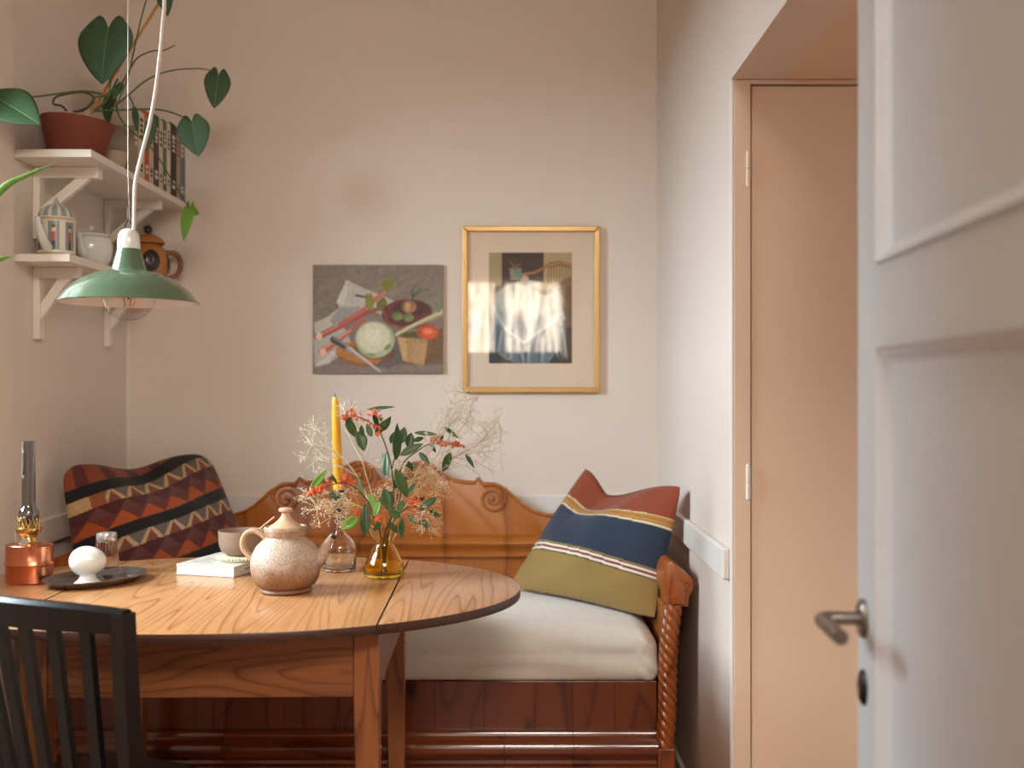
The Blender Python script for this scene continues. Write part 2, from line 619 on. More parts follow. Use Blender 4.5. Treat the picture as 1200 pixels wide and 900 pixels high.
# panelled door standing open beside the camera
d2 = thing('door_2', None, None, (.4536, 1.40, 0), math.atan2(-.998, -.064))
tag(d2, kind='structure')
DW, DT, DH = .80, .042, 2.06
ZA, ZB = 1.253, 1.352
st = .09
lf = MB()
lf.box(0, st, 0, DT, .01, DH, .003).box(DW - st, DW, 0, DT, .01, DH, .003)
for z0, z1 in ((.01, .24), (ZA, ZB), (DH - .12, DH)):
    lf.box(st, DW - st, 0, DT, z0, z1)
lf.build('door_frame', M['door'], d2, smooth=False)
for z0, z1 in ((.24, ZA), (ZB, DH - .12)):
    MB().box(st, DW - st, .013, DT - .013, z0, z1).build('panel', M['door'], d2, smooth=False)
    mo = MB()
    for (a, b, c, d) in ((st, DW - st, z0, z1),):
        w = .022
        # mitred ogee moulding: outer lip, hollow, step to the panel
        prof = [(0, -.003), (.004, -.003), (.007, .002), (.012, .004), (.016, .009), (w, .0128)]
        ring = []
        for o_, y_ in prof:
            ring.append([(a + o_, y_, c + o_), (b - o_, y_, c + o_), (b - o_, y_, d - o_), (a + o_, y_, d - o_)])
        v = [p for r in ring for p in r]
        f = []
        for i in range(len(ring) - 1):
            for k in range(4):
                f.append((i * 4 + k, i * 4 + (k + 1) % 4, (i + 1) * 4 + (k + 1) % 4, (i + 1) * 4 + k))
        mo.add(v, f)
    mo.build('panel_moulding', M['door'], d2, smooth=False)
zh, zk, sx = .905, .817, .033


def oval_plate(zc, rx, rz, th):
    b = MB()
    v = []; f = []
    n = 32
    prof = [(1, 0), (1, -th * .5), (.85, -th), (0, -th * 1.1)]
    for (k, y) in prof:
        for i in range(n):
            a = 2 * PI * i / n
            v.append((sx + rx * k * math.cos(a), y, zc + rz * k * math.sin(a)))
    for j in range(len(prof) - 1):
        for i in range(n):
            f.append((j * n + i, j * n + (i + 1) % n, (j + 1) * n + (i + 1) % n, (j + 1) * n + i))
    return b.add(v, f)


ro = oval_plate(zh, .021, .025, .007).build('rosette', M['steel'], d2)
lv = MB().tube([(sx, -.004, zh), (sx, -.034, zh), (sx, -.046, zh), (sx + .008, -.054, zh), (sx + .022, -.056, zh), (sx + .11, -.056, zh)],
               [.0085, .0085, .009, .0095, .0095, .0095], 16, 4)
lv.build('lever_handle', M['steel'], d2)
ke = oval_plate(zk, .017, .023, .005).build('escutcheon', M['dark_metal'], d2)
MB().tube([(sx, -.0052, zk - .008), (sx, -.0065, zk + .006)], .0028, 8).build('keyhole_cover', M['steel'], ke)

# ------------------------------------------------------------------ carved bench
YB0 = 3.605                     # front of the backrest
KB = YB0 / F


def bp(x, y): return ((x - 600) * KB, H - (y - 455) * KB)


bench_c = (-.415, 3.25, 0)
bench = thing('settle_bench', 'long carved wooden settle with scrolled crest and twisted arm posts behind the table', 'bench', bench_c)
BX0, BX1 = -1.30, .462
half = [(456, 562), (464, 562), (470, 556), (475, 547), (484, 541), (496, 540), (508, 545), (518, 554), (530, 561), (545, 563.5), (555, 564), (561, 558.5),
        (566, 565), (574, 565.5), (584, 567.5), (594, 573), (604, 582), (614, 591), (626, 598), (640, 602)]
right = [(x, y) for x, y in half]
left = [(912 - x, y) for x, y in reversed(half)]
sharp = left + right[1:]
top = [bp(*p) for p in sharp]
top = [(BX0 + .03, top[0][1] - .002)] + top + [(BX1 - .03, top[-1][1] - .002)]
outline = [(BX0 + .03, .20)] + top + [(BX1 - .03, .20)]
MB().prism(outline, YB0, YB0 + .03, .004).build('backrest', M['sofa'], bench, rel=bench_c, angle=35)
# raised lip that follows the crest
lipv = MB().tube([(x, YB0 - .001, z - .006) for x, z in top], .0058, 8)
lipv.build('crest_moulding', M['sofa'], bench, rel=bench_c)


def spiral(cx, cy, r_px, turns, start, hand):
    x, z = bp(cx, cy)
    pts = []; rs = []
    n = 60
    for i in range(n + 1):
        t = i / n
        a = start + hand * turns * 2 * PI * t
        r = r_px * KB * (1 - .86 * t)
        pts.append((x + r * math.cos(a), YB0 - .006, z + r * math.sin(a)))
        rs.append(.0065 * (1 - .45 * t))
    b = MB().tube(pts, rs, 8)
    b.sphere((x, YB0 - .007, z), .008, 10, 7, (1, .8, 1))
    return b


for (cx, cy, r, s0, hd) in ((577, 584, 18, 2.2, -1), (335, 584, 18, PI - 2.2, 1), (489, 557, 14, .9, 1), (423, 557, 14, PI - .9, -1)):
    spiral(cx, cy, r, 2.1, s0, hd).build('scroll', M['sofa'], bench, rel=bench_c)
# horizontal moulding and lower rail of the back
prof = [(YB0, .705), (YB0 - .018, .70), (YB0 - .03, .692), (YB0 - .034, .68), (YB0 - .028, .668), (YB0 - .018, .66), (YB0 - .014, .648), (YB0 - .022, .642),
        (YB0 - .022, .634), (YB0, .63)]
MB().prism(prof, BX0 + .05, BX1 - .06, 0, 'yz').build('back_moulding', M['sofa'], bench, rel=bench_c)
# planked front
YFR = 2.905
px0, px1 = -1.235, .394
seams = [-1.235, -1.06, -.93, -.78, -.62, -.47, -.335, -.21, -.075, .06, .165, .28, .394]
for a, b in zip(seams[:-1], seams[1:]):
    MB().box(a + .0002, b - .0002, YFR, YFR + .022, .262, .402, .0007).build('plank', M['sofa_plank'], bench, rel=bench_c, smooth=False)
mprof = [(YFR + .02, .272), (YFR - .012, .272), (YFR - .016, .268), (YFR - .018, .258), (YFR - .030, .250), (YFR - .040, .236), (YFR - .042, .222),
         (YFR - .036, .208), (YFR - .022, .198), (YFR - .016, .192), (YFR - .018, .184), (YFR - .028, .178), (YFR - .030, .170), (YFR + .02, .170)]
ms = [-1.235, -.78, -.335, -.02, .165, .394]
for a, b in zip(ms[:-1], ms[1:]):
    MB().prism(mprof, a + .0006, b - .0006, 0, 'yz').build('base_moulding', M['sofa_mould'], bench, rel=bench_c)
MB().box(px0, px1, YFR, YFR + .03, .0, .170, .003).build('plinth', M['sofa_plank'], bench, rel=bench_c, smooth=False)
MB().box(px0, px1, YFR + .022, YB0, .385, .402, .002).build('seat_board', M['sofa'], bench, rel=bench_c, smooth=False)
for sgn in (1, -1):
    cx = -.415
    def mx(x): return x if sgn == 1 else 2 * cx - x
    YP = 2.885
    # twisted post
    z0, z1 = .232, .618
    v = []; f = []
    n = 220; sg = 50
    for i in range(n + 1):
        t = i / n
        z = z0 + (z1 - z0) * t
        X = .414 + .022 * (t ** 1.6) + .003 * math.sin(t * PI * 2)
        for k in range(sg):
            a = 2 * PI * k / sg
            r = .0195 + .0062 * abs(math.sin(2.5 * a + 120 * z * sgn)) ** .7 + .0012 * t
            v.append((mx(X + r * math.cos(a) * sgn) if sgn == 1 else mx(X) + r * math.cos(a), YP + r * math.sin(a), z))
    for i in range(n):
        for k in range(sg):
            f.append((i * sg + k, i * sg + (k + 1) % sg, (i + 1) * sg + (k + 1) % sg, (i + 1) * sg + k))
    MB().add(v, f).build('arm_post', M['sofa_post'], bench, rel=bench_c, angle=60)
    a, b = sorted((mx(.392), mx(.437)))
    MB().box(a, b, 2.862, 2.912, 0, .232, .003).build('post_foot', M['sofa_post'], bench, rel=bench_c, smooth=False)
    # rolled arm: scrolled outline carried back to the backrest
    arm = [(.416, .612), (.474, .612), (.477, .640), (.484, .652), (.488, .668), (.485, .686), (.476, .697), (.462, .7055), (.452, .716), (.440, .728), (.428, .733), (.417, .727),
           (.409, .712), (.405, .69), (.404, .665), (.410, .645), (.415, .636)]
    o2 = [(mx(x), z) for x, z in arm]
    MB().prism(o2, 2.866, YB0 + .01, .004).build('arm_rest', M['sofa_post'], bench, rel=bench_c, angle=35)
    # carved face on the arm front
    fa = MB()
    fo = [(.424, .620), (.468, .620), (.470, .640), (.466, .662), (.456, .682), (.444, .70), (.433, .708), (.426, .70), (.421, .68), (.421, .65)]
    fa.prism([(mx(x), z) for x, z in fo], 2.861, 2.868, .003)
    ring = []
    for k in range(25):
        t = 2 * PI * k / 24
        ring.append((mx(.4705 + .0135 * math.cos(t)), 2.864, .669 + .0135 * math.sin(t)))
    fa.tube(ring, .003, 6)
    fa.tube([(mx(.436 + .02 * math.cos(t)), 2.861, .626 + .014 * math.sin(t)) for t in [PI * k / 10 for k in range(11)]], .0028, 6)
    fa.build('arm_carving', M['sofa_post'], bench, rel=bench_c)
    a, b = sorted((mx(.408), mx(.432)))
    MB().box(a, b, 2.90, YB0, .0, .616, .002).build('side_panel', M['sofa'], bench, rel=bench_c, smooth=False)


def rounded_box(x0, x1, y0, y1, z0, z1, r_top, r_bot, nx, ny, nz, disp=None):
    """cushion: rounded box with dense grid on its surface"""
    c = Vector(((x0 + x1) / 2, (y0 + y1) / 2, (z0 + z1) / 2))
    h = Vector(((x1 - x0) / 2, (y1 - y0) / 2, (z1 - z0) / 2))
    bm = bmesh.new()
    def seq(n, e):   # denser near the ends
        return [-1 + 2 * (.5 - .5 * math.cos(PI * i / n)) * e + (2 * i / n) * (1 - e) if False else math.sin((i / n - .5) * PI) * e + (2 * i / n - 1) * (1 - e) for i in range(n + 1)]
    sx, sy, sz = seq(nx, .5), seq(ny, .6), seq(nz, .5)
    cache = {}
    def vert(a, b, d):
        key = (round(a, 5), round(b, 5), round(d, 5))
        if key not in cache:
            p = Vector((a * h.x, b * h.y, d * h.z))
            s_ = min(1, max(0, d * .5 + .5)); s_ = s_ * s_ * (3 - 2 * s_)
            r = r_bot + (r_top - r_bot) * s_
            q = Vector((max(-h.x + r, min(h.x - r, p.x)), max(-h.y + r, min(h.y - r, p.y)), max(-h.z + r, min(h.z - r, p.z))))
            dd = p - q
            w = q + (dd.normalized() * r if dd.length > 1e-9 else dd)
            if disp: w = disp(w, c, h)
            cache[key] = bm.verts.new(w + c)
        return cache[key]
    def face(ga, gb, fn):
        for i in range(len(ga) - 1):
            for j in range(len(gb) - 1):
                try: bm.faces.new([vert(*fn(ga[i], gb[j])), vert(*fn(ga[i + 1], gb[j])), vert(*fn(ga[i + 1], gb[j + 1])), vert(*fn(ga[i], gb[j + 1]))])
                except ValueError: pass
    for s in (-1, 1):
        face(sx, sy, lambda a, b: (a, b, s)); face(sx, sz, lambda a, b: (a, s, b)); face(sy, sz, lambda a, b: (s, a, b))
    return MB().frombm(bm)


def cush_disp(w, c, h):
    u, v = w.x / h.x, w.y / h.y
    dome = (1 - min(1, abs(u)) ** 6) * (1 - min(1, abs(v)) ** 4)
    if w.z > 0: w.z += .022 * dome + .004 * math.sin(w.x * 9 + w.y * 7) * dome
    # soft wrinkles on the front, deeper toward the right end
    if v < -.75:
        w.y += .0035 * math.sin(w.z * 85 + math.sin(w.x * 11) * 1.6) * (.35 + .65 * max(0, u)) + .003 * math.sin(w.x * 5.2)
        if u > .93: w.y += .006 * math.sin((w.z + w.x) * 120)
    if w.z < 0: w.y -= .006 * max(0, -v) * math.sin(w.x * 3)
    return w


cush = rounded_box(-1.23, .399, 2.893, 3.575, 0.4035, .542, .066, .022, 90, 26, 16, cush_disp)
cush.build('seat_cushion', M['linen'], None, rel=(-.415, 3.23, .404), angle=80,
           label='long cream linen seat cushion lying on the carved wooden settle', cat='cushion')

# ------------------------------------------------------------------ oval drop-leaf table
TC = (-.645, 2.462, 0)
TR = math.radians(1.0)
TZ = .74
TA, TBb, TW = .665, .466, .374
tab = thing('drop_leaf_table', 'oval honey pine table with square legs, drop leaves and dark edge', 'table', TC, TR)


def ell(x): return TBb * math.sqrt(max(0, 1 - (abs(x) / TA) ** 2.15))


cen = [(-TW + 2 * TW * i / 30, -ell(-TW + 2 * TW * i / 30)) for i in range(31)]
cen += [(x, -y) for x, y in reversed(cen)]
th = .021
MB().prism(cen, TZ - th, TZ, .003, 'xy', 0, 1).build('tabletop', [M['table'], M['table_edge']], tab, angle=30)
for s in (1, -1):
    g = TW + .0022
    xs = [g + (TA - g) * math.sin(PI / 2 * i / 26) for i in range(27)]
    lo = [(s * x, -ell(x)) for x in xs]
    lo += [(x, -y) for x, y in reversed(lo)][1:]
    MB().prism(lo, TZ - th, TZ, .003, 'xy', 0, 1).build('table_leaf', [M['leaf_wood'] if s == 1 else M['table'], M['table_edge']], tab, angle=30)
LX, LY, lw = .372, .325, .052
zt = TZ - th
for sx_ in (1, -1):
    for sy_ in (1, -1):
        x1 = sx_ * LX; x0 = x1 - sx_ * lw
        y1 = sy_ * LY; y0 = y1 - sy_ * lw
        if sx_ == -1: x0 += .028; x1 += .028
        # outer faces straight, inner faces taper below the apron
        bm = bmesh.new()
        tp = .34
        rows = [(0, tp), (.58, 0), (zt, 0)]
        rv = []
        for z, k in rows:
            xi = x0 + (x1 - x0) * k; yi = y0 + (y1 - y0) * k
            rv.append([bm.verts.new(p) for p in ((xi, yi, z), (x1, yi, z), (x1, y1, z), (xi, y1, z))])
        bm.faces.new(rv[0]); bm.faces.new(rv[-1])
        for i in range(2):
            for k in range(4): bm.faces.new((rv[i][k], rv[i][(k + 1) % 4], rv[i + 1][(k + 1) % 4], rv[i + 1][k]))
        bmesh.ops.recalc_face_normals(bm, faces=bm.faces[:])
        bmesh.ops.bevel(bm, geom=bm.edges[:], offset=.002, segments=1, affect='EDGES')
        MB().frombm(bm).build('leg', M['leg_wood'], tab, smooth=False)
ix = LX - lw
for s in (1, -1):
    y = s * (LY - .006)
    a, b = sorted((y, y - s * .022))
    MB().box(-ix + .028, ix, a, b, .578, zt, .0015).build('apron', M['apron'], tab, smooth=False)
    x = s * (LX - .006) + (.028 if s == -1 else 0)
    a, b = sorted((x, x - s * .022))
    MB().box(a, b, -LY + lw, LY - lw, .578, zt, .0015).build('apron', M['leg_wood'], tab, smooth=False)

# ------------------------------------------------------------------ black slat-back chair
CB = Vector((-.865, 1.885, 0))                       # middle of the back at top
phi = math.radians(-26)
chair = thing('slat_back_chair', 'black painted slat-back wooden chair drawn up to the pine table', 'chair', (CB.x, CB.y, 0), phi)
# local: x along the back to the right, y forward to the table
zt_, zs = .832, .432
hw_t, hw_b = .222, .172


def back_pt(u, z):
    """u -1..1 across the back; leaning and curved back"""
    t = (z - zs) / (zt_ - zs)
    hw = hw_b + (hw_t - hw_b) * t
    return Vector((u * hw, .075 * (1 - t) + .045 * (u * u) - .03, z))


# top rail: curved board
rail = MB()
v = []; f = []
n = 24
for i in range(n + 1):
    u = -1.035 + 2.07 * i / n
    th_ = .013
    zt2 = zt_ + .006 - .010 * abs(u) ** 3
    zb2 = zt_ - .046 - .002 * u * u
    pf = [(-th_, zb2), (-th_, zt2 - .008), (-th_ * .5, zt2 - .001), (th_ * .5, zt2 - .001), (th_, zt2 - .008), (th_, zb2)]
    for (dy, z) in pf:
        p = back_pt(u, z)
        v.append((p.x, p.y + dy, z))
m_ = 6
for i in range(n):
    for k in range(m_):
        f.append((i * m_ + k, i * m_ + (k + 1) % m_, (i + 1) * m_ + (k + 1) % m_, (i + 1) * m_ + k))
f.append(tuple(range(m_))); f.append(tuple(n * m_ + k for k in reversed(range(m_))))
rail.add(v, f).build('top_rail', M['black'], chair, angle=30)
for u in (-1, 1):
    pts = [back_pt(u, z) for z in (.03, .2, .43, .56, .70, .82)]
    pts[0].y -= .05; pts[1].y -= .02
    b = MB()
    for a_, c_ in zip(pts[:-1], pts[1:]): pass
    v = []; f = []
    for i, p in enumerate(pts):
        w = .0145; d = .016
        for (dx, dy) in ((-w, -d), (w, -d), (w, d), (-w, d)): v.append((p.x + dx, p.y + dy, p.z))
    for i in range(len(pts) - 1):
        for k in range(4): f.append((i * 4 + k, i * 4 + (k + 1) % 4, (i + 1) * 4 + (k + 1) % 4, (i + 1) * 4 + k))
    f.append((3, 2, 1, 0)); e = 4 * (len(pts) - 1); f.append((e, e + 1, e + 2, e + 3))
    v = [(x, y, z if z > .04 else 0) for x, y, z in v]
    b.add(v, f).build('back_post', M['black'], chair, smooth=False)
for k in range(6):
    u = -1 + 2 * (k + 1) / 7
    b = MB()
    v = []; f = []
    rows = [zs - .004, .5, .58, .66, .74, zt_ - .042]
    for z in rows:
        p = back_pt(u, z)
        w = .0122; d = .006
        for (dx, dy) in ((-w, -d), (w, -d), (w, d), (-w, d)): v.append((p.x + dx, p.y + dy, z))
    for i in range(len(rows) - 1):
        for q in range(4): f.append((i * 4 + q, i * 4 + (q + 1) % 4, (i + 1) * 4 + (q + 1) % 4, (i + 1) * 4 + q))
    f.append((3, 2, 1, 0)); e = 4 * (len(rows) - 1); f.append((e, e + 1, e + 2, e + 3))
    b.add(v, f).build('slat', M['black'], chair, smooth=False)
so = [(-.19, .03), (.19, .03), (.205, .14), (.205, .24), (.185, .315), (.13, .35), (0, .358), (-.13, .35), (-.185, .315), (-.205, .24), (-.205, .14)]
MB().prism(smooth2d(so + [so[0]], 4)[:-1], zs - .03, zs, .008, 'xy').build('seat', M['black'], chair, angle=35)
for s in (-1, 1):
    MB().tube([(s * .165, .29, zs - .025), (s * .185, .32, .0)], [.017, .012], 12).build('leg', M['black'], chair)
MB().tube([(-.175, .3, .2), (.175, .3, .2)], .009, 10).build('stretcher', M['black'], chair)

# ------------------------------------------------------------------ throw pillows
def tri(x): return abs((x % 1) * 2 - 1)


def pillow(name, TL, TR, BR, BL, T, colf, mat, label, nu=220, nv=170, top_dip=None, pinch=.05, wr=0, sag=None, rnd_c=.03):
    TL, TR, BR, BL = map(Vector, (TL, TR, BR, BL))
    nrm = ((TR - TL).cross(TL - BL) + (BR - BL).cross(TR - BR)).normalized()
    if nrm.y > 0: nrm = -nrm
    cen_ = (TL + TR + BR + BL) / 4
    base = Vector((cen_.x, cen_.y, min(BR.z, BL.z)))
    mb = MB()
    grids = []
    for side in (1, -1):
        v = []; col = []
        for j in range(nv + 1):
            for i in range(nu + 1):
                u = i / nu; w = j / nv               # w 0 at the top
                # concave edges between the ears
                uu = .5 + (u - .5) * (1 - pinch * math.sin(PI * w) * 1.0)
                ww = .5 + (w - .5) * (1 - pinch * math.sin(PI * u) * 1.0)
                p = (TL * (1 - uu) + TR * uu) * (1 - ww) + (BL * (1 - uu) + BR * uu) * ww
                p = p + ((TL + TR + BR + BL) / 4 - p) * (rnd_c * (abs(2 * u - 1) * abs(2 * w - 1)) ** 7)
                b = (max(0, math.sin(PI * u)) ** .62) * (max(0, math.sin(PI * w)) ** .62)
                t = T * b
                if top_dip:
                    c0, wd, wd2, dp, dent = top_dip
                    g = math.exp(-((u - c0 - .10 * w) / (wd if u < c0 + .10 * w else wd2)) ** 2)
                    p = p + Vector((0, 0, -dp * g * (1 - w) ** 2.2))
                    if side == 1: t -= dent * g * math.exp(-((w - .16) / .16) ** 2)
                if wr and side == 1:
                    t += wr * b * math.sin(u * 17 + w * 9 + 2 * math.sin(w * 7)) * (.4 + .6 * u)
                if sag: p = p + sag(u, w)
                v.append(p + nrm * (t * side) - base)
                col.append(lin(colf(u, w)))
        f = []
        for j in range(nv):
            for i in range(nu):
                a = j * (nu + 1) + i
                f.append((a, a + 1, a + nu + 2, a + nu + 1))
        mb.add(v, f, 0, col)
    o = mb.build(name, mat, None, base, angle=80, weld=True, label=label, cat='pillow')
    return o, base


def stripes(u, w):
    # rust / gold stripes / navy / white-red stripes / ochre
    w2 = w + .015 * math.sin(u * 5)
    if w2 < .245: return (142, 64, 36)
    k = (w2 - .245) / .085
    if k < 1:
        for a, c in ((.12, (222, 196, 150)), (.36, (176, 128, 58)), (.44, (150, 86, 44)), (.74, (182, 132, 62)), (.80, (120, 76, 44)), (1.0, (226, 204, 164))):
            if k < a: return c
    if w2 < .635: return (42, 51, 70)
    k = (w2 - .635) / .085
    if k < 1:
        for a, c in ((.14, (146, 116, 62)), (.22, (60, 50, 44)), (.42, (232, 220, 200)), (.62, (134, 48, 40)), (.84, (234, 222, 202)), (.92, (60, 52, 40)), (1.0, (120, 100, 56))):
            if k < a: return c
    return (152, 122, 66)


M['stripe_fab'] = vcol('striped_cotton', .95, .3, 500, sheen=.1, bump=.25)
M['kilim'] = vcol('kilim_wool', 1.0, .45, 350, sheen=.1, bump=.4)
pillow('striped_pillow', (.237, 3.47, .945), (.478, 2.995, .93), (.402, 2.985, .552), (-.015, 3.37, .573), .10, stripes, M['stripe_fab'],
       'rust, navy and ochre striped pillow leaning in the right corner of the settle', top_dip=(.25, .13, .42, .068, .05), pinch=.04, wr=.006)


def kilim(u, w):
    s = w + .27 * u - .17
    per = .345
    k = ((s - .03) / per) % 1.0
    z = tri(u * 5.5 + (.25 if int((s - .03) / per) % 2 else 0))
    if s < .03: return (142, 66, 40) if tri(u * 6) > .4 else (92, 42, 36)
    if k < .24: return (30, 26, 28)
    if k < .50:
        q = (k - .24) / .26
        if u < .16: return (150, 84, 56) if u > .09 else (196, 160, 116)
        if tri(u * 7.5) > .22 + .78 * q: return (112, 96, 84)
        if tri(u * 7.5 + .5) > 1.05 - .62 * q: return (130, 74, 62)
        return (200, 164, 120)
    if k < .74:
        q = (k - .50) / .24
        if tri(u * 6.5 + .3) > 1.0 - .8 * q: return (104, 60, 56)
        return (86, 36, 32)
    q = (k - .74) / .26
    if tri(u * 6.5 + .1) > .12 + .88 * q: return (104, 48, 38)
    return (172, 80, 34)


pillow('kilim_pillow', (-1.288, 3.03, .985), (-.985, 3.47, .995), (-.80, 3.40, .575), (-1.20, 2.97, .575), .115, kilim, M['kilim'],
       'dark red and orange woven pillow with zigzag bands in the left corner of the settle', top_dip=(.45, .2, .2, .03, .03), pinch=.02, wr=.005, rnd_c=.10)


# ------------------------------------------------------------------ pictures on the wall
class Paint:
    def __init__(s, x0, x1, y0, y1, W, H_, bg):
        s.W, s.H = W, H_
        s.x, s.y = np.meshgrid(np.linspace(x0, x1, W), np.linspace(y0, y1, H_))
        s.a = np.ones((H_, W, 3)) * np.array(bg, float)
        s.n = np.random.rand(H_ // 6 + 2, W // 6 + 2)

    def put(s, mask, c):
        s.a = s.a * (1 - mask[..., None]) + np.array(c, float) * mask[..., None]

    def ell(s, cx, cy, rx, ry, c, rot=0, soft=.06, shade=None):
        r = math.radians(rot)
        dx, dy = s.x - cx, s.y - cy
        X = (dx * math.cos(r) + dy * math.sin(r)) / rx; Y = (-dx * math.sin(r) + dy * math.cos(r)) / ry
        d = np.sqrt(X * X + Y * Y)
        s.put(np.clip((1 + soft - d) / (2 * soft), 0, 1), c)
        if shade is not None:
            e = np.sqrt((X - .35) ** 2 + (Y - .35) ** 2)
            s.put(np.clip((1 + soft - d) / (2 * soft), 0, 1) * np.clip((e - .6) / .6, 0, 1) * .55, shade)

    def poly(s, pts, c, alpha=1):
        m = np.zeros(s.x.shape, bool)
        n = len(pts)
        for i in range(n):
            (x1, y1), (x2, y2) = pts[i], pts[(i + 1) % n]
            if y1 == y2: continue
            cnd = ((y1 > s.y) != (y2 > s.y)) & (s.x < (x2 - x1) * (s.y - y1) / (y2 - y1) + x1)
            m ^= cnd
        s.put(m * alpha, c)

    def line(s, pts, w, c, w2=None, alpha=1):
        n = len(pts) - 1
        for i in range(n):
            (x1, y1), (x2, y2) = pts[i], pts[i + 1]
            L2 = (x2 - x1) ** 2 + (y2 - y1) ** 2 + 1e-9
            t = np.clip(((s.x - x1) * (x2 - x1) + (s.y - y1) * (y2 - y1)) / L2, 0, 1)
            d = np.hypot(s.x - x1 - t * (x2 - x1), s.y - y1 - t * (y2 - y1))
            ww = w if w2 is None else w + (w2 - w) * (i + t) / n
            s.put(np.clip((ww / 2 + 2 - d) / 3, 0, 1) * alpha, c)

    def finish(s, jit=10, blur=1):
        a = s.a
        for _ in range(blur):
            a = (a + np.roll(a, 1, 0) + np.roll(a, -1, 0) + np.roll(a, 1, 1) + np.roll(a, -1, 1)) / 5
        g = np.kron(np.random.rand(s.H // 5 + 1, s.W // 5 + 1), np.ones((5, 5)))[:s.H, :s.W]
        a = np.clip(a + (g[..., None] - .5) * jit, 0, 255) / 255
        return np.where(a <= .04045, a / 12.92, ((a + .055) / 1.055) ** 2.4)

    def sheet(s, x0, x1, z0, z1, y, jit=10, blur=1):
        c = s.finish(jit, blur).reshape(-1, 3)
        v = [(x0 + (x1 - x0) * i / (s.W - 1), y, z1 + (z0 - z1) * j / (s.H - 1)) for j in range(s.H) for i in range(s.W)]
        f = [(j * s.W + i, (j + 1) * s.W + i, (j + 1) * s.W + i + 1, j * s.W + i + 1) for j in range(s.H - 1) for i in range(s.W - 1)]
        return MB().add(v, f, 0, c)


M['oil'] = vcol('oil_paint', .5, .05, 180, coat=.1, bump=.15)
M['print'] = vcol('printed_paper', .6, .05, 200)
p = Paint(47, 993, 70, 852, 250, 206, (128, 112, 98))
for i in range(40):   # loose background strokes
    x, y = random.uniform(40, 990), random.uniform(60, 420)
    p.line([(x, y), (x + 130, y - 70)], 40, random.choice([(136, 120, 106), (120, 104, 90), (142, 128, 112), (132, 112, 92)]), alpha=.35)
p.poly([(45, 620), (330, 480), (560, 500), (993, 640), (993, 852), (45, 852)], (120, 106, 98))
p.poly([(560, 560), (993, 560), (993, 852), (600, 852)], (98, 80, 68), .6)
p.poly([(45, 800), (993, 790), (993, 852), (45, 852)], (136, 120, 106), .7)
p.poly([(292, 175), (420, 240), (640, 330), (560, 430), (400, 380), (330, 470), (220, 560), (60, 560), (55, 490), (160, 440), (240, 375), (216, 340)], (186, 178, 164))
p.poly([(292, 175), (300, 250), (270, 360), (216, 340)], (206, 198, 184))
p.poly([(240, 375), (400, 370), (300, 450), (200, 520), (170, 470)], (142, 138, 132), .8)
p.poly([(50, 600), (230, 480), (300, 560), (330, 650), (160, 790), (60, 810)], (176, 168, 158))
p.poly([(60, 800), (180, 700), (230, 680), (160, 780)], (205, 196, 186))
p.line([(80, 590), (250, 510), (420, 420), (500, 395)], 44, (158, 70, 60), 30)
p.line([(80, 585), (270, 490), (430, 390)], 14, (206, 130, 114))
p.line([(110, 700), (200, 640), (300, 560), (420, 470)], 48, (176, 92, 76), 24)
p.line([(110, 690), (220, 610), (320, 540)], 14, (222, 150, 126))
p.line([(240, 500), (400, 400), (560, 280)], 26, (184, 92, 74), 20)
p.ell(90, 585, 24, 28, (226, 190, 170)); p.ell(118, 700, 24, 30, (228, 180, 150))
p.line([(360, 290), (430, 300)], 14, (70, 66, 52))
p.poly([(430, 280), (470, 270), (495, 330), (480, 400), (430, 385)], (128, 128, 40))
p.poly([(545, 190), (645, 150), (630, 230), (580, 270), (545, 230)], (120, 116, 34))
p.poly([(510, 340), (560, 300), (590, 340), (560, 400), (510, 405)], (104, 100, 34))
p.line([(495, 310), (570, 270)], 22, (196, 112, 88))
p.ell(730, 425, 182, 106, (82, 34, 28), 0, .03)
p.ell(740, 400, 165, 78, (100, 42, 34), 0, .05)
p.ell(760, 385, 140, 52, (72, 32, 32), 0, .1)
p.line([(560, 400), (590, 490), (690, 525), (800, 500)], 16, (140, 62, 46))
p.ell(745, 372, 55, 48, (160, 112, 70), 0, .05, (110, 70, 44)); p.ell(735, 370, 20, 30, (196, 152, 104))
for q in ([(770, 320), (775, 250), (800, 205)], [(770, 310), (760, 260), (755, 220)], [(775, 310), (810, 250), (890, 248)], [(780, 290), (820, 270), (835, 240)]):
    p.line(q, 9, (62, 78, 52), 4)
p.ell(660, 440, 42, 32, (118, 126, 62), 0, .06, (74, 84, 36)); p.ell(740, 450, 40, 30, (124, 132, 72), 0, .06, (74, 84, 36))
p.poly([(640, 570), (700, 530), (820, 470), (960, 400), (993, 380), (993, 430), (880, 480), (740, 540), (650, 590)], (168, 164, 116))
p.line([(650, 575), (800, 490), (990, 410)], 9, (206, 204, 160))
p.line([(960, 400), (975, 320), (985, 250)], 26, (108, 128, 92), 10)
p.ell(430, 720, 215, 85, (142, 84, 36), 6, .03)
p.ell(420, 705, 208, 78, (176, 112, 48), 6, .03)
p.poly([(600, 600), (690, 640), (690, 770), (600, 820), (480, 800), (620, 720)], (94, 82, 82), .8)
p.ell(490, 690, 150, 60, (104, 62, 32), 10, .2)
p.ell(498, 612, 142, 132, (172, 178, 140), 0, .03, (120, 138, 92))
p.ell(485, 595, 122, 112, (206, 204, 172), 0, .1); p.ell(480, 580, 60, 60, (220, 216, 188), 0, .4)
p.ell(590, 665, 30, 16, (110, 138, 84), -40); p.ell(470, 720, 34, 12, (120, 146, 96), 10)
p.line([(195, 610), (260, 650), (300, 675)], 44, (52, 52, 60), 30); p.line([(200, 600), (290, 655)], 9, (140, 146, 156))
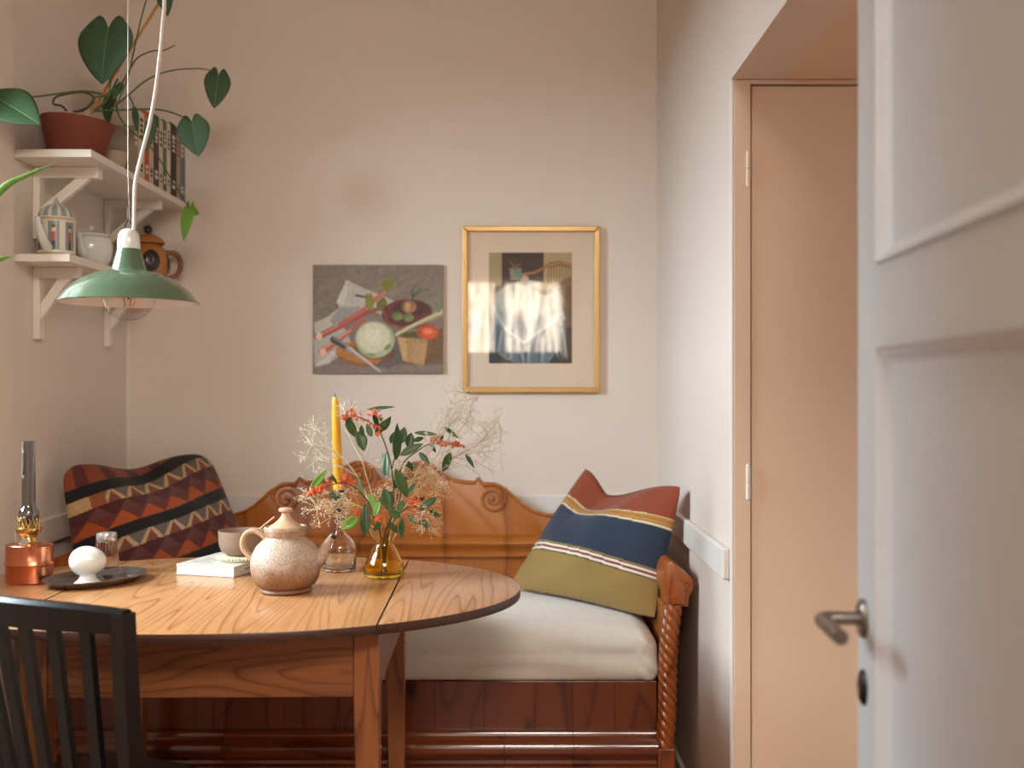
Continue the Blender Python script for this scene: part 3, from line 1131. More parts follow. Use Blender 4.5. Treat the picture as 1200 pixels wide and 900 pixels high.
p.line([(300, 670), (400, 745), (535, 845)], 34, (150, 150, 156), 7); p.line([(310, 668), (420, 748), (535, 842)], 8, (222, 220, 216))
p.poly([(660, 590), (890, 610), (855, 805), (700, 760)], (168, 130, 84))
p.poly([(660, 590), (720, 600), (735, 770), (700, 760)], (190, 154, 104)); p.poly([(780, 640), (880, 640), (850, 790), (780, 780)], (184, 144, 92), .7)
p.poly([(700, 560), (800, 550), (810, 600), (690, 595)], (86, 74, 34))
p.poly([(885, 600), (990, 520), (990, 740), (855, 805)], (112, 78, 44))
p.ell(880, 553, 78, 55, (206, 84, 40), 5, .04, (150, 50, 24)); p.ell(880, 550, 36, 24, (230, 122, 76), 0, .3)
px0_, px1_ = (367.5 - 600) * YB / F, (520 - 600) * YB / F
pz1, pz0 = H - (311 - 455) * YB / F, H - (437.5 - 455) * YB / F
pr = ((px0_ + px1_) / 2, YB, pz0)
pic = thing('oil_painting', 'unframed still life painting of vegetables, bread and rhubarb on the wall', 'painting', pr)
MB().box(px0_, px1_, YB - .016, YB - .001, pz0, pz1, .001).build('canvas_board', plain('raw_canvas', (150, 124, 96), .9), pic, rel=pr, smooth=False)
p.sheet(px0_ + .001, px1_ - .001, pz0 + .001, pz1 - .001, YB - .0168, 14, 1).build('painted_surface', M['oil'], pic, rel=pr)

q = Paint(165, 592, 160, 727, 170, 226, (150, 126, 98))
q.poly([(165, 160), (235, 160), (235, 330), (165, 330)], (176, 158, 122)); q.poly([(232, 160), (447, 160), (447, 330), (232, 330)], (44, 36, 40))
q.poly([(447, 160), (592, 160), (592, 330), (447, 330)], (190, 168, 128)); q.poly([(480, 330), (592, 280), (592, 727), (480, 727)], (110, 86, 68))
q.poly([(165, 640), (592, 540), (592, 727), (165, 727)], (40, 34, 32))
for k in range(9):
    q.line([(470 + k * 15, 235 - 14 * math.sin(k / 2.8)), (470 + k * 14, 330)], 5, (150, 108, 66))
q.line([(330, 272), (400, 262), (450, 238), (475, 216), (530, 208), (592, 226)], 13, (172, 118, 76)); q.line([(470, 235), (530, 222), (592, 240)], 5, (120, 78, 48))
q.line([(592, 300), (545, 360), (560, 440)], 10, (150, 100, 64)); q.line([(592, 330), (570, 400)], 6, (130, 84, 54))
q.poly([(270, 240), (335, 240), (325, 300), (278, 300)], (150, 142, 130)); q.poly([(298, 246), (328, 246), (324, 286), (300, 286)], (76, 158, 150))
for d in ((265, 190), (280, 205), (300, 200), (320, 212), (335, 208)): q.line([(300, 248), d], 6, (130, 96, 66), 3)
q.poly([(185, 400), (180, 560), (166, 640), (240, 700), (300, 727), (470, 727), (520, 660), (570, 712), (560, 560), (545, 420)], (112, 124, 134))
q.ell(368, 410, 178, 108, (196, 194, 186), 0, .03); q.ell(365, 395, 160, 88, (214, 210, 200), 0, .05)
q.poly([(190, 440), (330, 520), (540, 440), (560, 500), (430, 560), (350, 625), (250, 560), (188, 500)], (170, 178, 182))
q.line([(188, 440), (250, 550), (345, 622), (430, 560), (540, 470)], 9, (216, 218, 216))
for (a, b) in (((215, 560), (200, 660)), ((300, 610), (330, 727)), ((360, 630), (350, 727)), ((430, 590), (420, 727)), ((480, 540), (500, 690)), ((520, 520), (548, 690)), ((255, 600), (262, 700))):
    q.line([a, b], 14, (84, 94, 104), 6); q.line([(a[0] + 16, a[1]), (b[0] + 18, b[1])], 14, (160, 170, 178), 8)
q.ell(452, 345, 46, 32, (168, 144, 112)); q.ell(452, 334, 40, 20, (206, 186, 150)); q.ell(350, 300, 22, 26, (190, 176, 160))
q.ell(300, 420, 50, 30, (236, 228, 216)); q.ell(400, 430, 46, 24, (226, 216, 200))


def fx(x): return (x - 600) * YB / F
def fz(y): return H - (y - 455) * YB / F


fr0 = (fx(622), YB, fz(459.5))
fpic = thing('framed_print', 'gilt framed print of a draped table behind glass on the wall', 'picture', fr0)
a, b, c, d = fx(542), fx(702.5), fz(460), fz(266)
fw = .0185
for (x0, x1, z0, z1, vert) in ((a, b, d - fw, d, 0), (a, b, c, c + fw, 0), (a, a + fw, c, d, 1), (b - fw, b, c, d, 1)):
    if vert:
        o = [(z0, 0)]
        bar = MB().prism([(x0, z0), (x1, z0 + (fw if x0 == a else 0)), (x1, z1 - (fw if x0 == a else 0)), (x0, z1)] if x0 == a else
                         [(x0, z0 + fw), (x1, z0), (x1, z1), (x0, z1 - fw)], YB - .024, YB - .002, .003)
    else:
        bar = MB().prism([(x0, z0), (x1, z0), (x1 - fw, z1), (x0 + fw, z1)] if z0 == c else [(x0 + fw, z0), (x1 - fw, z0), (x1, z1), (x0, z1)], YB - .024, YB - .002, .003)
    bar.build('frame_bar', M['gold'], fpic, rel=fr0, smooth=False)
MB().box(a + fw * .6, b - fw * .6, YB - .010, YB - .004, c + fw * .6, d - fw * .6).build('mat_board', plain('mat_board', (240, 218, 200), .8, var=.02), fpic, rel=fr0, smooth=False)
q.sheet(fx(573), fx(670), fz(426), fz(296.5), YB - .0106, 8, 1).build('print', M['print'], fpic, rel=fr0)
MB().box(a + fw * .7, b - fw * .7, YB - .0165, YB - .0145, c + fw * .7, d - fw * .7).build('glass_pane', M['pglass'], fpic, rel=fr0, smooth=False)

# ------------------------------------------------------------------ wall shelves
SH = {}
for nm, zt2, dep in (('upper', 1.838, .213), ('lower', 1.559, .155)):
    r0 = (XL, 3.27, zt2 - .022)
    s_ = thing('wall_shelf', 'white painted wall shelf on brackets carrying the plant and books' if nm == 'upper' else
               'narrower white wall shelf on brackets carrying teapots, under the book shelf', 'shelf', r0)
    MB().box(XL + .001, XL + dep, 2.845, YB - .002, zt2 - .021, zt2, .0015).build('shelf_board', M['shelf_white'], s_, rel=r0, smooth=False)
    for yb in (2.985, 3.50):
        arm = dep - .03
        bz = zt2 - .022
        br = thing('bracket', None, None)
        bpieces = MB()
        bpieces.box(XL + .001, XL + .02, yb - .016, yb + .016, bz - .20, bz, .001)
        bpieces.box(XL + .02, XL + arm, yb - .016, yb + .016, bz - .03, bz, .001)
        bpieces.beam((XL + .012, yb, bz - .135), (XL + arm - .035, yb, bz - .022), .018, .026, (0, 0, 1))
        bpy.data.objects.remove(br)
        bpieces.build('bracket', M['shelf_white'], s_, rel=r0, smooth=False)
    SH[nm] = zt2

# books with their spines to the room
zb = SH['upper'] + .0005
spine = [  # px start, px end, height, colour, words for the label
    (157, 162, .150, (150, 132, 112), 'low taupe book'), (162, 169.5, .207, (214, 200, 178), 'cream book beside the red book'), (169.5, 175, .222, (186, 78, 50), 'orange-red book'),
    (175, 180, .212, (202, 184, 160), 'pale beige book with an orange neighbour'), (180, 186.5, .232, (74, 52, 46), 'dark brown book with light lettering'),
    (186.5, 191, .228, (206, 196, 176), 'ivory book next to the green book'), (191, 195.5, .236, (94, 104, 78), 'moss green book'), (195.5, 200, .238, (216, 204, 184), 'light cream book after the green one'),
    (200, 207, .246, (38, 32, 32), 'thick black book'), (207, 211, .240, (176, 150, 118), 'tan book beside the thick black one'), (211, 216, .250, (112, 122, 136), 'grey-blue book'),
    (216, 219.8, .254, (42, 50, 74), 'navy book at the end against the wall')]
XS = -1.133
bm_cache = {}
for k, (x0, x1, hh, c, lb) in enumerate(spine):
    ya, yb_ = -XS * F / (600 - x0), min(-XS * F / (600 - x1), YB - .003)
    bd = thing('book', lb + ' standing on the upper shelf', 'book', (XS - .08, (ya + yb_) / 2, zb), 0, 'books on the upper shelf')
    t_ = (yb_ - ya) / 2 - .0006
    dp = .16 if k % 2 else .15
    cm = plain('book_cloth_%d' % k, c, .6, var=.06)
    cv = MB().box(.077, .08, -t_, t_, 0, hh, .0012)
    cv.box(.08 - dp, .078, -t_, -t_ + .002, 0, hh).box(.08 - dp, .078, t_ - .002, t_, 0, hh)
    cvo = cv.build('cover', cm, bd, smooth=False)
    MB().box(.086 - dp, .0765, -t_ + .002, t_ - .002, .003, hh - .003).build('pages', plain('paper_%d' % k, (226, 214, 192), .9), bd, smooth=False)
    lab = MB()
    lc = (226, 214, 190) if sum(c) < 400 else (70, 56, 48)
    rr = random.Random(k)
    for (z0, z1) in ((.62, .86), (.12, .2)):
        zz = hh * z0
        while zz < hh * z1:
            l = rr.uniform(.006, .014)
            lab.box(.0801, .0805, -t_ * .45, t_ * .45, zz, zz + l)
            zz += l + rr.uniform(.004, .008)
    lab.build('spine_lettering', plain('spine_ink_%d' % k, lc, .6), cvo, smooth=False, kind='stuff')

# terracotta pot with a climbing heart-leaf plant
pc = P(88, 176, 3.0)
pc.z = SH['upper'] + .001
plant = thing('potted_philodendron', 'heart-leaf climbing plant in a shallow terracotta pot on the upper shelf', 'plant', pc)
MB().lathe([(0, 0), (.078, 0), (.084, .010), (.080, .012), (.073, .004), (0, .004)], 40).build('saucer', plain('green_saucer', (92, 110, 100), .3, coat=.3), plant)
pot = MB().lathe([(0, .006), (.072, .006), (.078, .03), (.094, .088), (.0985, .102), (.0985, .108), (.093, .108), (.088, .088), (0, .086)], 48)
pot.xf(Matrix.Rotation(math.radians(4.5), 4, 'Y'))
pot.move((0, 0, .004))
pot.build('pot', M['terracotta'], plant)
MB().lathe([(.088, .087), (.05, .092), (0, .094)], 24).xf(Matrix.Rotation(math.radians(4.5), 4, 'Y')).build('soil', plain('soil', (50, 38, 30), .95, bump=.5), plant)


def heart(base, tip, width, face=(0, -1, 0), curl=.12, fold=.30, lobes=.22, n=14):
    """heart leaf from its notch (base) to its tip"""
    base, tip = Vector(base), Vector(tip)
    ax = tip - base; L = ax.length; ax.normalize()
    fc = Vector(face); fc = (fc - ax * fc.dot(ax)).normalized()
    sd = ax.cross(fc)
    v = []; f = []
    m = 6
    for i in range(n + 1):
        t = i / n
        hw = width / 2 * (math.sin(PI * min(1, (t * .93 + .07)) ** .62) ** .8) * (1.0 if t < .9 else 1 - .3 * (t - .9) * 10)
        if t == 1: hw = .0
        for j in range(-m, m + 1):
            s = j / m
            back = -lobes * L * (1 - t) ** 2 * (1 - (abs(s) - .55) ** 2 * 3.2) * (1 if abs(s) > .02 else 0)
            d = ax * (L * t + (back if t < .5 else back)) + sd * (s * hw)
            d += fc * (abs(s) * hw * fold - curl * L * t * t - .25 * hw * s * s)
            v.append(base + d)
    w = 2 * m + 1
    for i in range(n):
        for j in range(2 * m):
            f.append((i * w + j, i * w + j + 1, (i + 1) * w + j + 1, (i + 1) * w + j))
    return MB().add(v, f)


def solid(o, th=.0008):
    m = o.modifiers.new('thickness', 'SOLIDIFY'); m.thickness = th; m.offset = 0
    return o


M['rib'] = plain('leaf_rib', (104, 128, 82), .5)
M['philo'] = None
t = NT('philodendron_leaf')
t.l(t.mix(t.noise(25, 3, t.coord()), lin((38, 66, 36)), lin((54, 84, 48))), t.b.inputs['Base Color'])
t.set(Roughness=.6)
M['philo'] = t.m
for (bx, by, tx, ty, Y0, w, fc) in ((127, 33, 115, 96, 2.95, 74, (-.25, -1, .2)), (0, 117, 45, 141, 2.70, 56, (.75, -.8, .1)), (256, 88, 251, 125.5, 3.25, 30, (.3, -1, 0)),
                                    (225, 143, 232, 181.5, 3.1, 38, (.1, -1, 0)), (191, -22, 195, 17, 2.92, 24, (0, -1, .1)), (178, 142, 171, 178, 3.05, 14, (.6, -1, 0)),
                                    (128, 114, 124, 146, 3.1, 20, (-.5, -1, .1)), (222, 244, 213, 281, 3.32, 16, (-.2, -1, .1)), (219, 247, 232, 250, 3.36, 16, (-.1, -.8, .4)),
                                    (141, 100, 132, 116, 3.0, 9, (.3, -1, .1)), (158, 130, 161, 156, 3.1, 8, (.2, -1, 0))):
    A, B = P(bx, by, Y0), P(tx, ty, Y0 - .02)
    hm = heart(A - pc, B - pc, w * Y0 / F, fc, n=16)
    fcv = Vector(fc).normalized()
    rib = [Vector(hm.v[i * 13 + 6]) + fcv * .0009 for i in range(17)]
    lfo = solid(hm.build('leaf', M['philo'] if by < 200 else M['leaf3'], plant, angle=80))
    if w > 22: MB().tube(rib, [.0011] * 12 + [.0009, .0007, .0005, .0004, .0003], 6).build('midrib', M['rib'], lfo)


def stem_px(pts, Y0, Y1, r, mat, parent, origin, name='stem', r2=None, seg=7, k=5):
    n = len(pts)
    w = [P(x, y, Y0 + (Y1 - Y0) * i / (n - 1)) - Vector(origin) for i, (x, y) in enumerate(pts)]
    rs = [r + ((r2 if r2 else r * .6) - r) * i / (n - 1) for i in range(n)]
    return MB().tube(w, rs, seg, k).build(name, mat, parent, angle=80)


for pts, y0, y1, r, mt in (([(86, 131), (100, 128), (112, 114), (128, 108), (128, 62), (128, 36)], 3.0, 2.95, .0032, 'stem'),
                           ([(120, 110), (95, 107), (60, 111), (34, 114), (0, 117)], 3.0, 2.70, .0034, 'stem'),
                           ([(130, 128), (150, 112), (175, 92), (205, 82), (240, 81), (256, 88)], 3.0, 3.25, .0028, 'stem'),
                           ([(108, 130), (140, 129), (180, 128), (205, 133), (225, 143)], 3.0, 3.1, .0030, 'leaf'),
                           ([(138, 120), (150, 90), (160, 45), (172, -2), (186, -30), (191, -22)], 3.0, 2.92, .0026, 'stem'),
                           ([(120, 112), (138, 104), (150, 85), (161, 68), (178, 60), (192, 59), (205, 53)], 3.0, 3.02, .0026, 'brownstem'),
                           ([(78, 130), (72, 124), (63, 122), (64, 115), (74, 111), (96, 108), (109, 113), (108, 122), (90, 131)], 2.98, 2.98, .0036, 'brownstem'),
                           ([(136, 108), (136, 122), (142, 140), (156, 155), (170, 166), (184, 182), (198, 205), (208, 222), (222, 244)], 3.05, 3.32, .0028, 'stem'),
                           ([(110, 131), (124, 118), (134, 100), (138, 92)], 3.0, 3.0, .0038, 'stem'),
                           ([(150, 110), (156, 122), (158, 132)], 3.05, 3.1, .0024, 'stem'),
                           ([(170, 166), (176, 156), (178, 142)], 3.05, 3.05, .0022, 'stem')):
    stem_px(pts, y0, y1, r, M[mt], plant, pc)
stem_px([(106, 134), (140, 78), (186, 4), (200, -20)], 3.0, 3.0, .0042, M['bamboo'], plant, pc, 'support_stick', .0036)

bo = Vector((-1.185, 3.148, SH['upper'] + .0005))
MB().lathe([(0, 0), (.03, 0), (.034, .006), (.044, .03), (.049, .056), (.047, .056), (.041, .03), (.03, .01), (0, .008)], 40).build(
    'ceramic_bowl', plain('sand_ceramic', (178, 156, 128), .5), None, bo, label='small sand coloured ceramic bowl behind the terracotta pot on the upper shelf', cat='bowl')

# ------------------------------------------------------------------ crockery on the lower shelf
zl = SH['lower'] + .0005
cp = Vector((-1.268, 2.968, zl))
car = thing('carousel_teapot', 'white and gold carousel shaped teapot with a domed lid on the lower shelf', 'teapot', cp)
M['carousel'] = vcol('painted_porcelain', .3, .03, 200, coat=.4)


def carf(a, z, r):
    if z < .012 or .104 < z < .112: return lin((176, 142, 82))
    if z > .104: return lin((226, 218, 200))
    if r < .04: return lin((230, 222, 206))
    s = (a / (2 * PI) * 7) % 1
    if .22 < s < .86 and .020 < z < .098:
        if abs(s - .54) < .09:
            if z < .045: return lin((34, 34, 44))
            if z < .072: return lin((178, 60, 46))
            if z < .08: return lin((220, 180, 150))
            if z < .09: return lin((26, 26, 30))
        return lin((128, 138, 130))
    return lin((230, 222, 206))


prf = [(0, 0), (.052, 0), (.0535, .004), (.0535, .011), (.0515, .013)] + [(.0505, .015 + .086 * i / 24) for i in range(25)] + [(.0535, .103), (.0545, .106), (.0545, .112), (.049, .114)]
MB().lathe(prf, 96, colf=carf).build('body', M['carousel'], car)


def domef(a, z, r):
    s = (a / (2 * PI) * 12) % 1
    return lin((226, 220, 204)) if s < .22 else lin((146, 160, 152))


MB().lathe([(.0485, .1135), (.0475, .122), (.043, .133), (.034, .142), (.022, .148), (.010, .151), (.006, .153), (.0075, .158), (.0055, .163), (.003, .167), (.0012, .174), (0, .175)], 72, colf=domef).build('lid', M['carousel'], car)
MB().tube([(-.002, -.046, .024), (-.008, -.064, .045), (-.014, -.074, .075), (-.016, -.082, .106)], [.014, .0125, .009, .0065], 16, 5).build('spout', M['porcelain'], car)
MB().tube([(.0, .050, .092), (.0, .082, .088), (0, .088, .055), (0, .066, .028), (0, .048, .026)], .005, 10, 5).build('handle', M['porcelain'], car)

wp = Vector((-1.262, 3.20, zl))
wt = thing('white_teapot', 'plain white porcelain teapot beside the carousel pot on the lower shelf', 'teapot', wp)
MB().lathe([(0, 0), (.04, 0), (.046, .008), (.058, .03), (.062, .055), (.060, .08), (.054, .092), (.05, .094), (0, .094)], 48).build('body', M['porcelain'], wt)
MB().lathe([(.053, .094), (.05, .101), (.03, .108), (.01, .112), (.005, .114), (.008, .12), (.005, .126), (0, .127)], 40).build('lid', M['porcelain'], wt)
MB().tube([(.0, -.048, .030), (.0, -.074, .045), (.0, -.082, .07), (-.004, -.09, .096)], [.017, .014, .010, .008], 14, 5).build('spout', M['porcelain'], wt)
MB().tube([(0, .056, .075), (0, .092, .072), (0, .09, .035), (0, .055, .028)], .0055, 10, 5).build('handle', M['porcelain'], wt)

oj = Vector((-1.228, 3.60, zl))
jar = thing('ochre_jar', 'ochre glazed lidded jug with dark oval spots and black spout on the lower shelf', 'jug', oj)
M['ochre'] = plain('ochre_glaze', (176, 112, 50), .35, var=.15, coat=.4)
M['darkglaze'] = plain('dark_brown_glaze', (44, 32, 28), .35, var=.1, coat=.4)
MB().lathe([(0, 0), (.05, 0), (.056, .006), (.066, .04), (.068, .07), (.060, .10), (.045, .12), (.040, .128), (0, .128)], 48).build('body', M['ochre'], jar)
MB().lathe([(.054, .128), (.055, .132), (.046, .145), (.026, .156), (.012, .16), (.008, .163)], 40).build('lid', M['ochre'], jar)
MB().sphere((0, 0, .176), .0145, 16, 10, (1, 1, .95)).build('knob', M['darkglaze'], jar)
for ang in (-62, -150, 20):
    a_ = math.radians(ang)
    sp = MB()
    v = []; f = []
    n = 24
    R = .0692
    for rr_ in (1.0, .66, .33, .001):
        for i in range(n):
            t_ = 2 * PI * i / n
            du = .029 * rr_ * math.cos(t_) / R; dz = .036 * rr_ * math.sin(t_)
            z_ = .066 + dz
            # follow the bulge of the body
            rb = np.interp(z_, [0, .006, .04, .07, .10, .12], [.05, .056, .066, .068, .060, .045]) + .0016
            v.append((rb * math.cos(a_ + du), rb * math.sin(a_ + du), z_))
    for j in range(3):
        for i in range(n): f.append((j * n + i, j * n + (i + 1) % n, (j + 1) * n + (i + 1) % n, (j + 1) * n + i))
    solid(sp.add(v, f).build('dark_spot', M['darkglaze'], jar), .002)
MB().tube([(.0, -.05, .03), (-.008, -.09, .045), (-.014, -.125, .085), (-.02, -.15, .128)], [.034, .03, .022, .018], 16, 5).build('spout', M['darkglaze'], jar)
MB().tube([(.052, .02, .10), (.084, .03, .098), (.098, .036, .07), (.09, .034, .03), (.062, .024, .012)], [.008, .009, .009, .008, .007], 12, 5).build('handle', plain('rust_glaze', (128, 66, 34), .4, coat=.3), jar)

# ------------------------------------------------------------------ pendant lamp
LYD = 2.30
lk = LYD / F
lc = P(151, 354, LYD)
lamp = thing('pendant_lamp', 'sage green enamel pendant lamp with a round clear bulb over the table', 'lamp', lc)


def lp(r, y): return (r * lk, (354 - y) * lk)


shade = [lp(12.6, 292), lp(13.4, 293), lp(16, 303), lp(19, 314), lp(20.6, 317), lp(30, 318.8), lp(39, 321.6), lp(53, 328.3), lp(67, 339), lp(76, 349.5), lp(80.3, 354.5)]
pf, _ = catmull([Vector((r, 0, z)) for r, z in shade], [0] * len(shade), 4)
out = [(q_.x, q_.z) for q_ in pf]
inner = [(max(.002, r - .0018), z - .0012) for r, z in out]
MB().lathe(out + [(80.8 * lk, -.0006), (80.2 * lk, -.0016)], 72).build('shade', M['green'], lamp, angle=50)
MB().lathe(inner, 72).build('shade_lining', M['enamel_white'], lamp, angle=50)
cap = [lp(12.9, 292.5), lp(13.0, 289), lp(12.6, 282), lp(12.0, 276), lp(9.5, 271), lp(5, 268.4), lp(0.5, 268)]
MB().lathe(cap, 40).build('socket_cap', M['porcelain'], lamp)
bz = (354 - 345.5) * lk
bulb = MB().sphere((0, 0, bz), 30.5 * lk, 36, 22).build('bulb', M['clear'], lamp)
fb = MB()
t = NT('filament'); t.b.inputs['Base Color'].default_value = (*lin((196, 120, 70)), 1); t.set(Roughness=.4, Metallic=.6)
for k in range(5):
    a_ = k * 1.25
    fb.tube([(.006 * math.cos(a_), .006 * math.sin(a_), bz + .04), (.016 * math.cos(a_), .016 * math.sin(a_), bz + .005), (.010 * math.cos(a_ + .6), .010 * math.sin(a_ + .6), bz - .025)], .0007, 5)
fb.tube([(0, 0, bz + .05), (0, 0, bz - .01)], .003, 8)
fb.build('filament', t.m, bulb)
MB().lathe([(.013, bz + .046), (.0135, bz + .07), (.0, bz + .072)], 20).build('bulb_cap', M['brass'], bulb)
ry = -.004
wire = MB().tube([P(152, 262, LYD) - lc, P(150, 200, LYD) - lc, P(150, 0, LYD) - lc, Vector((P(150, 0, LYD) - lc).xy.to_3d()) + Vector((0, 0, ZC - lc.z))], .0008, 6)
wire.tube([P(152, 262, LYD) - lc, P(149, 250, LYD) - lc, P(151.5, 238, LYD) - lc, P(149.5, 226, LYD) - lc], .0011, 6, 4)
wire.build('suspension_wire', M['wire'], lamp)
MB().tube([P(147, 270, LYD) - lc, P(146.5, 266, LYD) - lc, P(150.5, 257.5, LYD) - lc, P(155, 264, LYD) - lc, P(155.5, 270, LYD) - lc], .0012, 6, 4).build('hanger_loop', M['dark_metal'], lamp)
cp_ = [(155, 276), (157, 268), (157.5, 240), (159, 212), (167, 178), (176, 142), (182.5, 105), (188, 60), (191, 25), (193, -5)]
cw = [P(x, y, LYD) - lc for x, y in cp_]
cw += [cw[-1] + Vector((.004, 0, .25)), Vector((cw[-1].x - .01, .0, ZC - lc.z))]
MB().tube(cw, .0042, 10, 5).build('cord', M['cord'], lamp)

# ------------------------------------------------------------------ things on the table
TT = TZ + .0005


def on_table(x, y):
    Y = F * (H - TZ) / (y - 455)
    return Vector(((x - 600) * Y / F, Y, TT))


# copper oil lamp
ol = Vector((P(34.5, 687, 2.53).x, 2.53, TT))
oil = thing('oil_lamp', 'copper oil lamp with brass burner and tall glass chimney on the table', 'oil lamp', ol)
MB().lathe([(0, 0), (.051, 0), (.054, .003), (.0545, .018), (.0545, .040), (.0565, .043), (.0565, .046), (.0545, .049), (.054, .075), (.0535, .087), (.0545, .0885), (.0525, .0905), (.044, .0885), (.02, .089), (0, .089)],
           56, sx=1, sy=.82).build('tank', M['copper'], oil, angle=30)
bx, by = -.002, 0
MB().lathe([(.0, .088), (.026, .088), (.0265, .094), (.020, .098), (.0175, .106), (.021, .112), (.027, .118), (.0285, .123), (.030, .126), (.0305, .129), (.024, .131), (.021, .134), (0, .135)], 40, bx, by).build('burner', M['brass'], oil, angle=35)
gl = MB()
for k in range(16):
    a_ = 2 * PI * k / 16
    a2 = a_ + PI / 16
    gl.tube([(bx + .0235 * math.cos(a_), .0235 * math.sin(a_), .130), (bx + .0225 * math.cos(a2), .0225 * math.sin(a2), .145), (bx + .0225 * math.cos(a_), .0225 * math.sin(a_), .153)], .0016, 6, 3)
    gl.tube([(bx + .0235 * math.cos(a_ + PI / 8), .0235 * math.sin(a_ + PI / 8), .130), (bx + .0225 * math.cos(a2), .0225 * math.sin(a2), .145)], .0013, 5)
gl.build('gallery', M['brass'], oil)
MB().lathe([(.0, .134), (.008, .134), (.008, .154), (.006, .158), (0, .158)], 20, bx, by).build('wick_tube', M['dark_metal'], oil)
ch = [(.0215, .134), (.0225, .145), (.0232, .156), (.0228, .166), (.0195, .174), (.0165, .179), (.0158, .186), (.0155, .22), (.0152, .28), (.0150, .334)]
MB().lathe(ch + [(r - .0012, z) for r, z in reversed(ch)], 36, bx, by).build('chimney', M['chimney'], oil)
kb = MB()
kb.tube([(bx + .008, -.016, .102), (bx + .008, -.036, .100)], .002, 8)
kb.tube([(bx + .008, -.036, .100), (bx + .008, -.039, .100)], .0095, 20)
kb.build('wick_knob', M['chrome'], oil, angle=30)

# pewter plate with salt egg, shaker and spoon
pl_c = Vector((-.985, 2.525, TT))
plate_rot = math.radians(58)
pm = MB()
v = []; f = []
prof = [(0, .004), (.72, .004), (.80, .006), (.97, .0135), (1.0, .0145), (1.0, .0125), (.82, .002), (.72, 0), (0, 0)]
n = 56
for k, z in prof:
    for i in range(n):
        a_ = 2 * PI * i / n
        v.append((k * .128 * math.cos(a_), k * .094 * math.sin(a_), z * 1.25))
for j in range(len(prof) - 1):
    for i in range(n): f.append((j * n + i, j * n + (i + 1) % n, (j + 1) * n + (i + 1) % n, (j + 1) * n + i))
plate = pm.add(v, f).build('oval_plate', M['pewter'], None, pl_c, angle=50, label='dark pewter oval plate under the white salt egg and the shaker', cat='plate')
plate.rotation_euler.z = plate_rot
eg = on_table(103, 686.5); eg.z = TT + .0053
egg = thing('salt_egg', 'white porcelain egg shaped salt pig on a flared foot on the pewter plate', 'salt cellar', eg)
MB().lathe([(0, 0), (.030, 0), (.031, .002), (.026, .006), (.020, .012), (.0175, .02), (.018, .03), (0, .03)], 40).build('foot', M['porcelain'], egg)
eb = MB()
v = []; f = []
rg, sg = 28, 40
for i in range(rg + 1):
    a_ = PI * i / rg
    xx = -math.cos(a_)
    r_ = math.sin(a_) * (1 - .10 * xx) * .034
    for k in range(sg):
        b_ = 2 * PI * k / sg
        v.append((xx * .0425, r_ * math.cos(b_), r_ * math.sin(b_) * 1.02 + .052))
for i in range(rg):
    for k in range(sg): f.append((i * sg + k, i * sg + (k + 1) % sg, (i + 1) * sg + (k + 1) % sg, (i + 1) * sg + k))
eb.add(v, f).build('egg_body', M['porcelain'], egg, angle=80)
sk = Vector((P(125, 680, 2.655).x, 2.655, TT + .0053))
shk = thing('glass_shaker', 'ribbed glass shaker with chrome lid behind the white egg', 'shaker', sk)
rp = [(0, 0), (.030, 0), (.0315, .004), (.029, .02), (.0255, .06), (.0245, .074), (.022, .078), (0, .078)]
v = []; f = []
n = 48
for r, z in rp:
    for i in range(n):
        rr_ = r * (1 + (.035 if i % 4 < 2 else -.02) * (1 if .003 < z < .075 else 0))
        v.append((rr_ * math.cos(2 * PI * i / n), rr_ * math.sin(2 * PI * i / n), z))
for j in range(len(rp) - 1):
    for i in range(n): f.append((j * n + i, j * n + (i + 1) % n, (j + 1) * n + (i + 1) % n, (j + 1) * n + i))
MB().add(v, f).build('body', solid_glass('ribbed_glass', (246, 232, 224), .06), shk, angle=25)
MB().lathe([(.0235, .076), (.0245, .079), (.0245, .090), (.023, .0945), (.015, .0965), (0, .097)], 36).build('lid', M['chrome'], shk, angle=40)
sc_ = on_table(127, 684); sc_.z = TT + .0053
cel = thing('pepper_dish', 'tiny glass dish of peppercorns with a glass spoon on the pewter plate', 'dish', sc_)
MB().lathe([(0, 0), (.012, 0), (.018, .010), (.0185, .011), (.0165, .011), (.011, .003), (0, .003)], 24).build('dish', M['clear'], cel)
pp = MB()
for k in range(20):
    a_ = random.uniform(0, 6.28); r_ = random.uniform(0, .0110)
    pp.sphere((r_ * math.cos(a_), r_ * math.sin(a_), .008 + random.uniform(0, .004)), .0034, 6, 4)
pp.build('peppercorns', plain('peppercorn', (66, 40, 28), .7, var=.3), cel, kind='stuff')
MB().tube([(.010, -.003, .008), (.026, .004, .018), (.040, .010, .013)], [.004, .003, .003], 10, 4).sphere((.045, .012, .011), .009, 14, 8, (1.2, .8, .6)).build('glass_spoon', M['chimney'], cel)

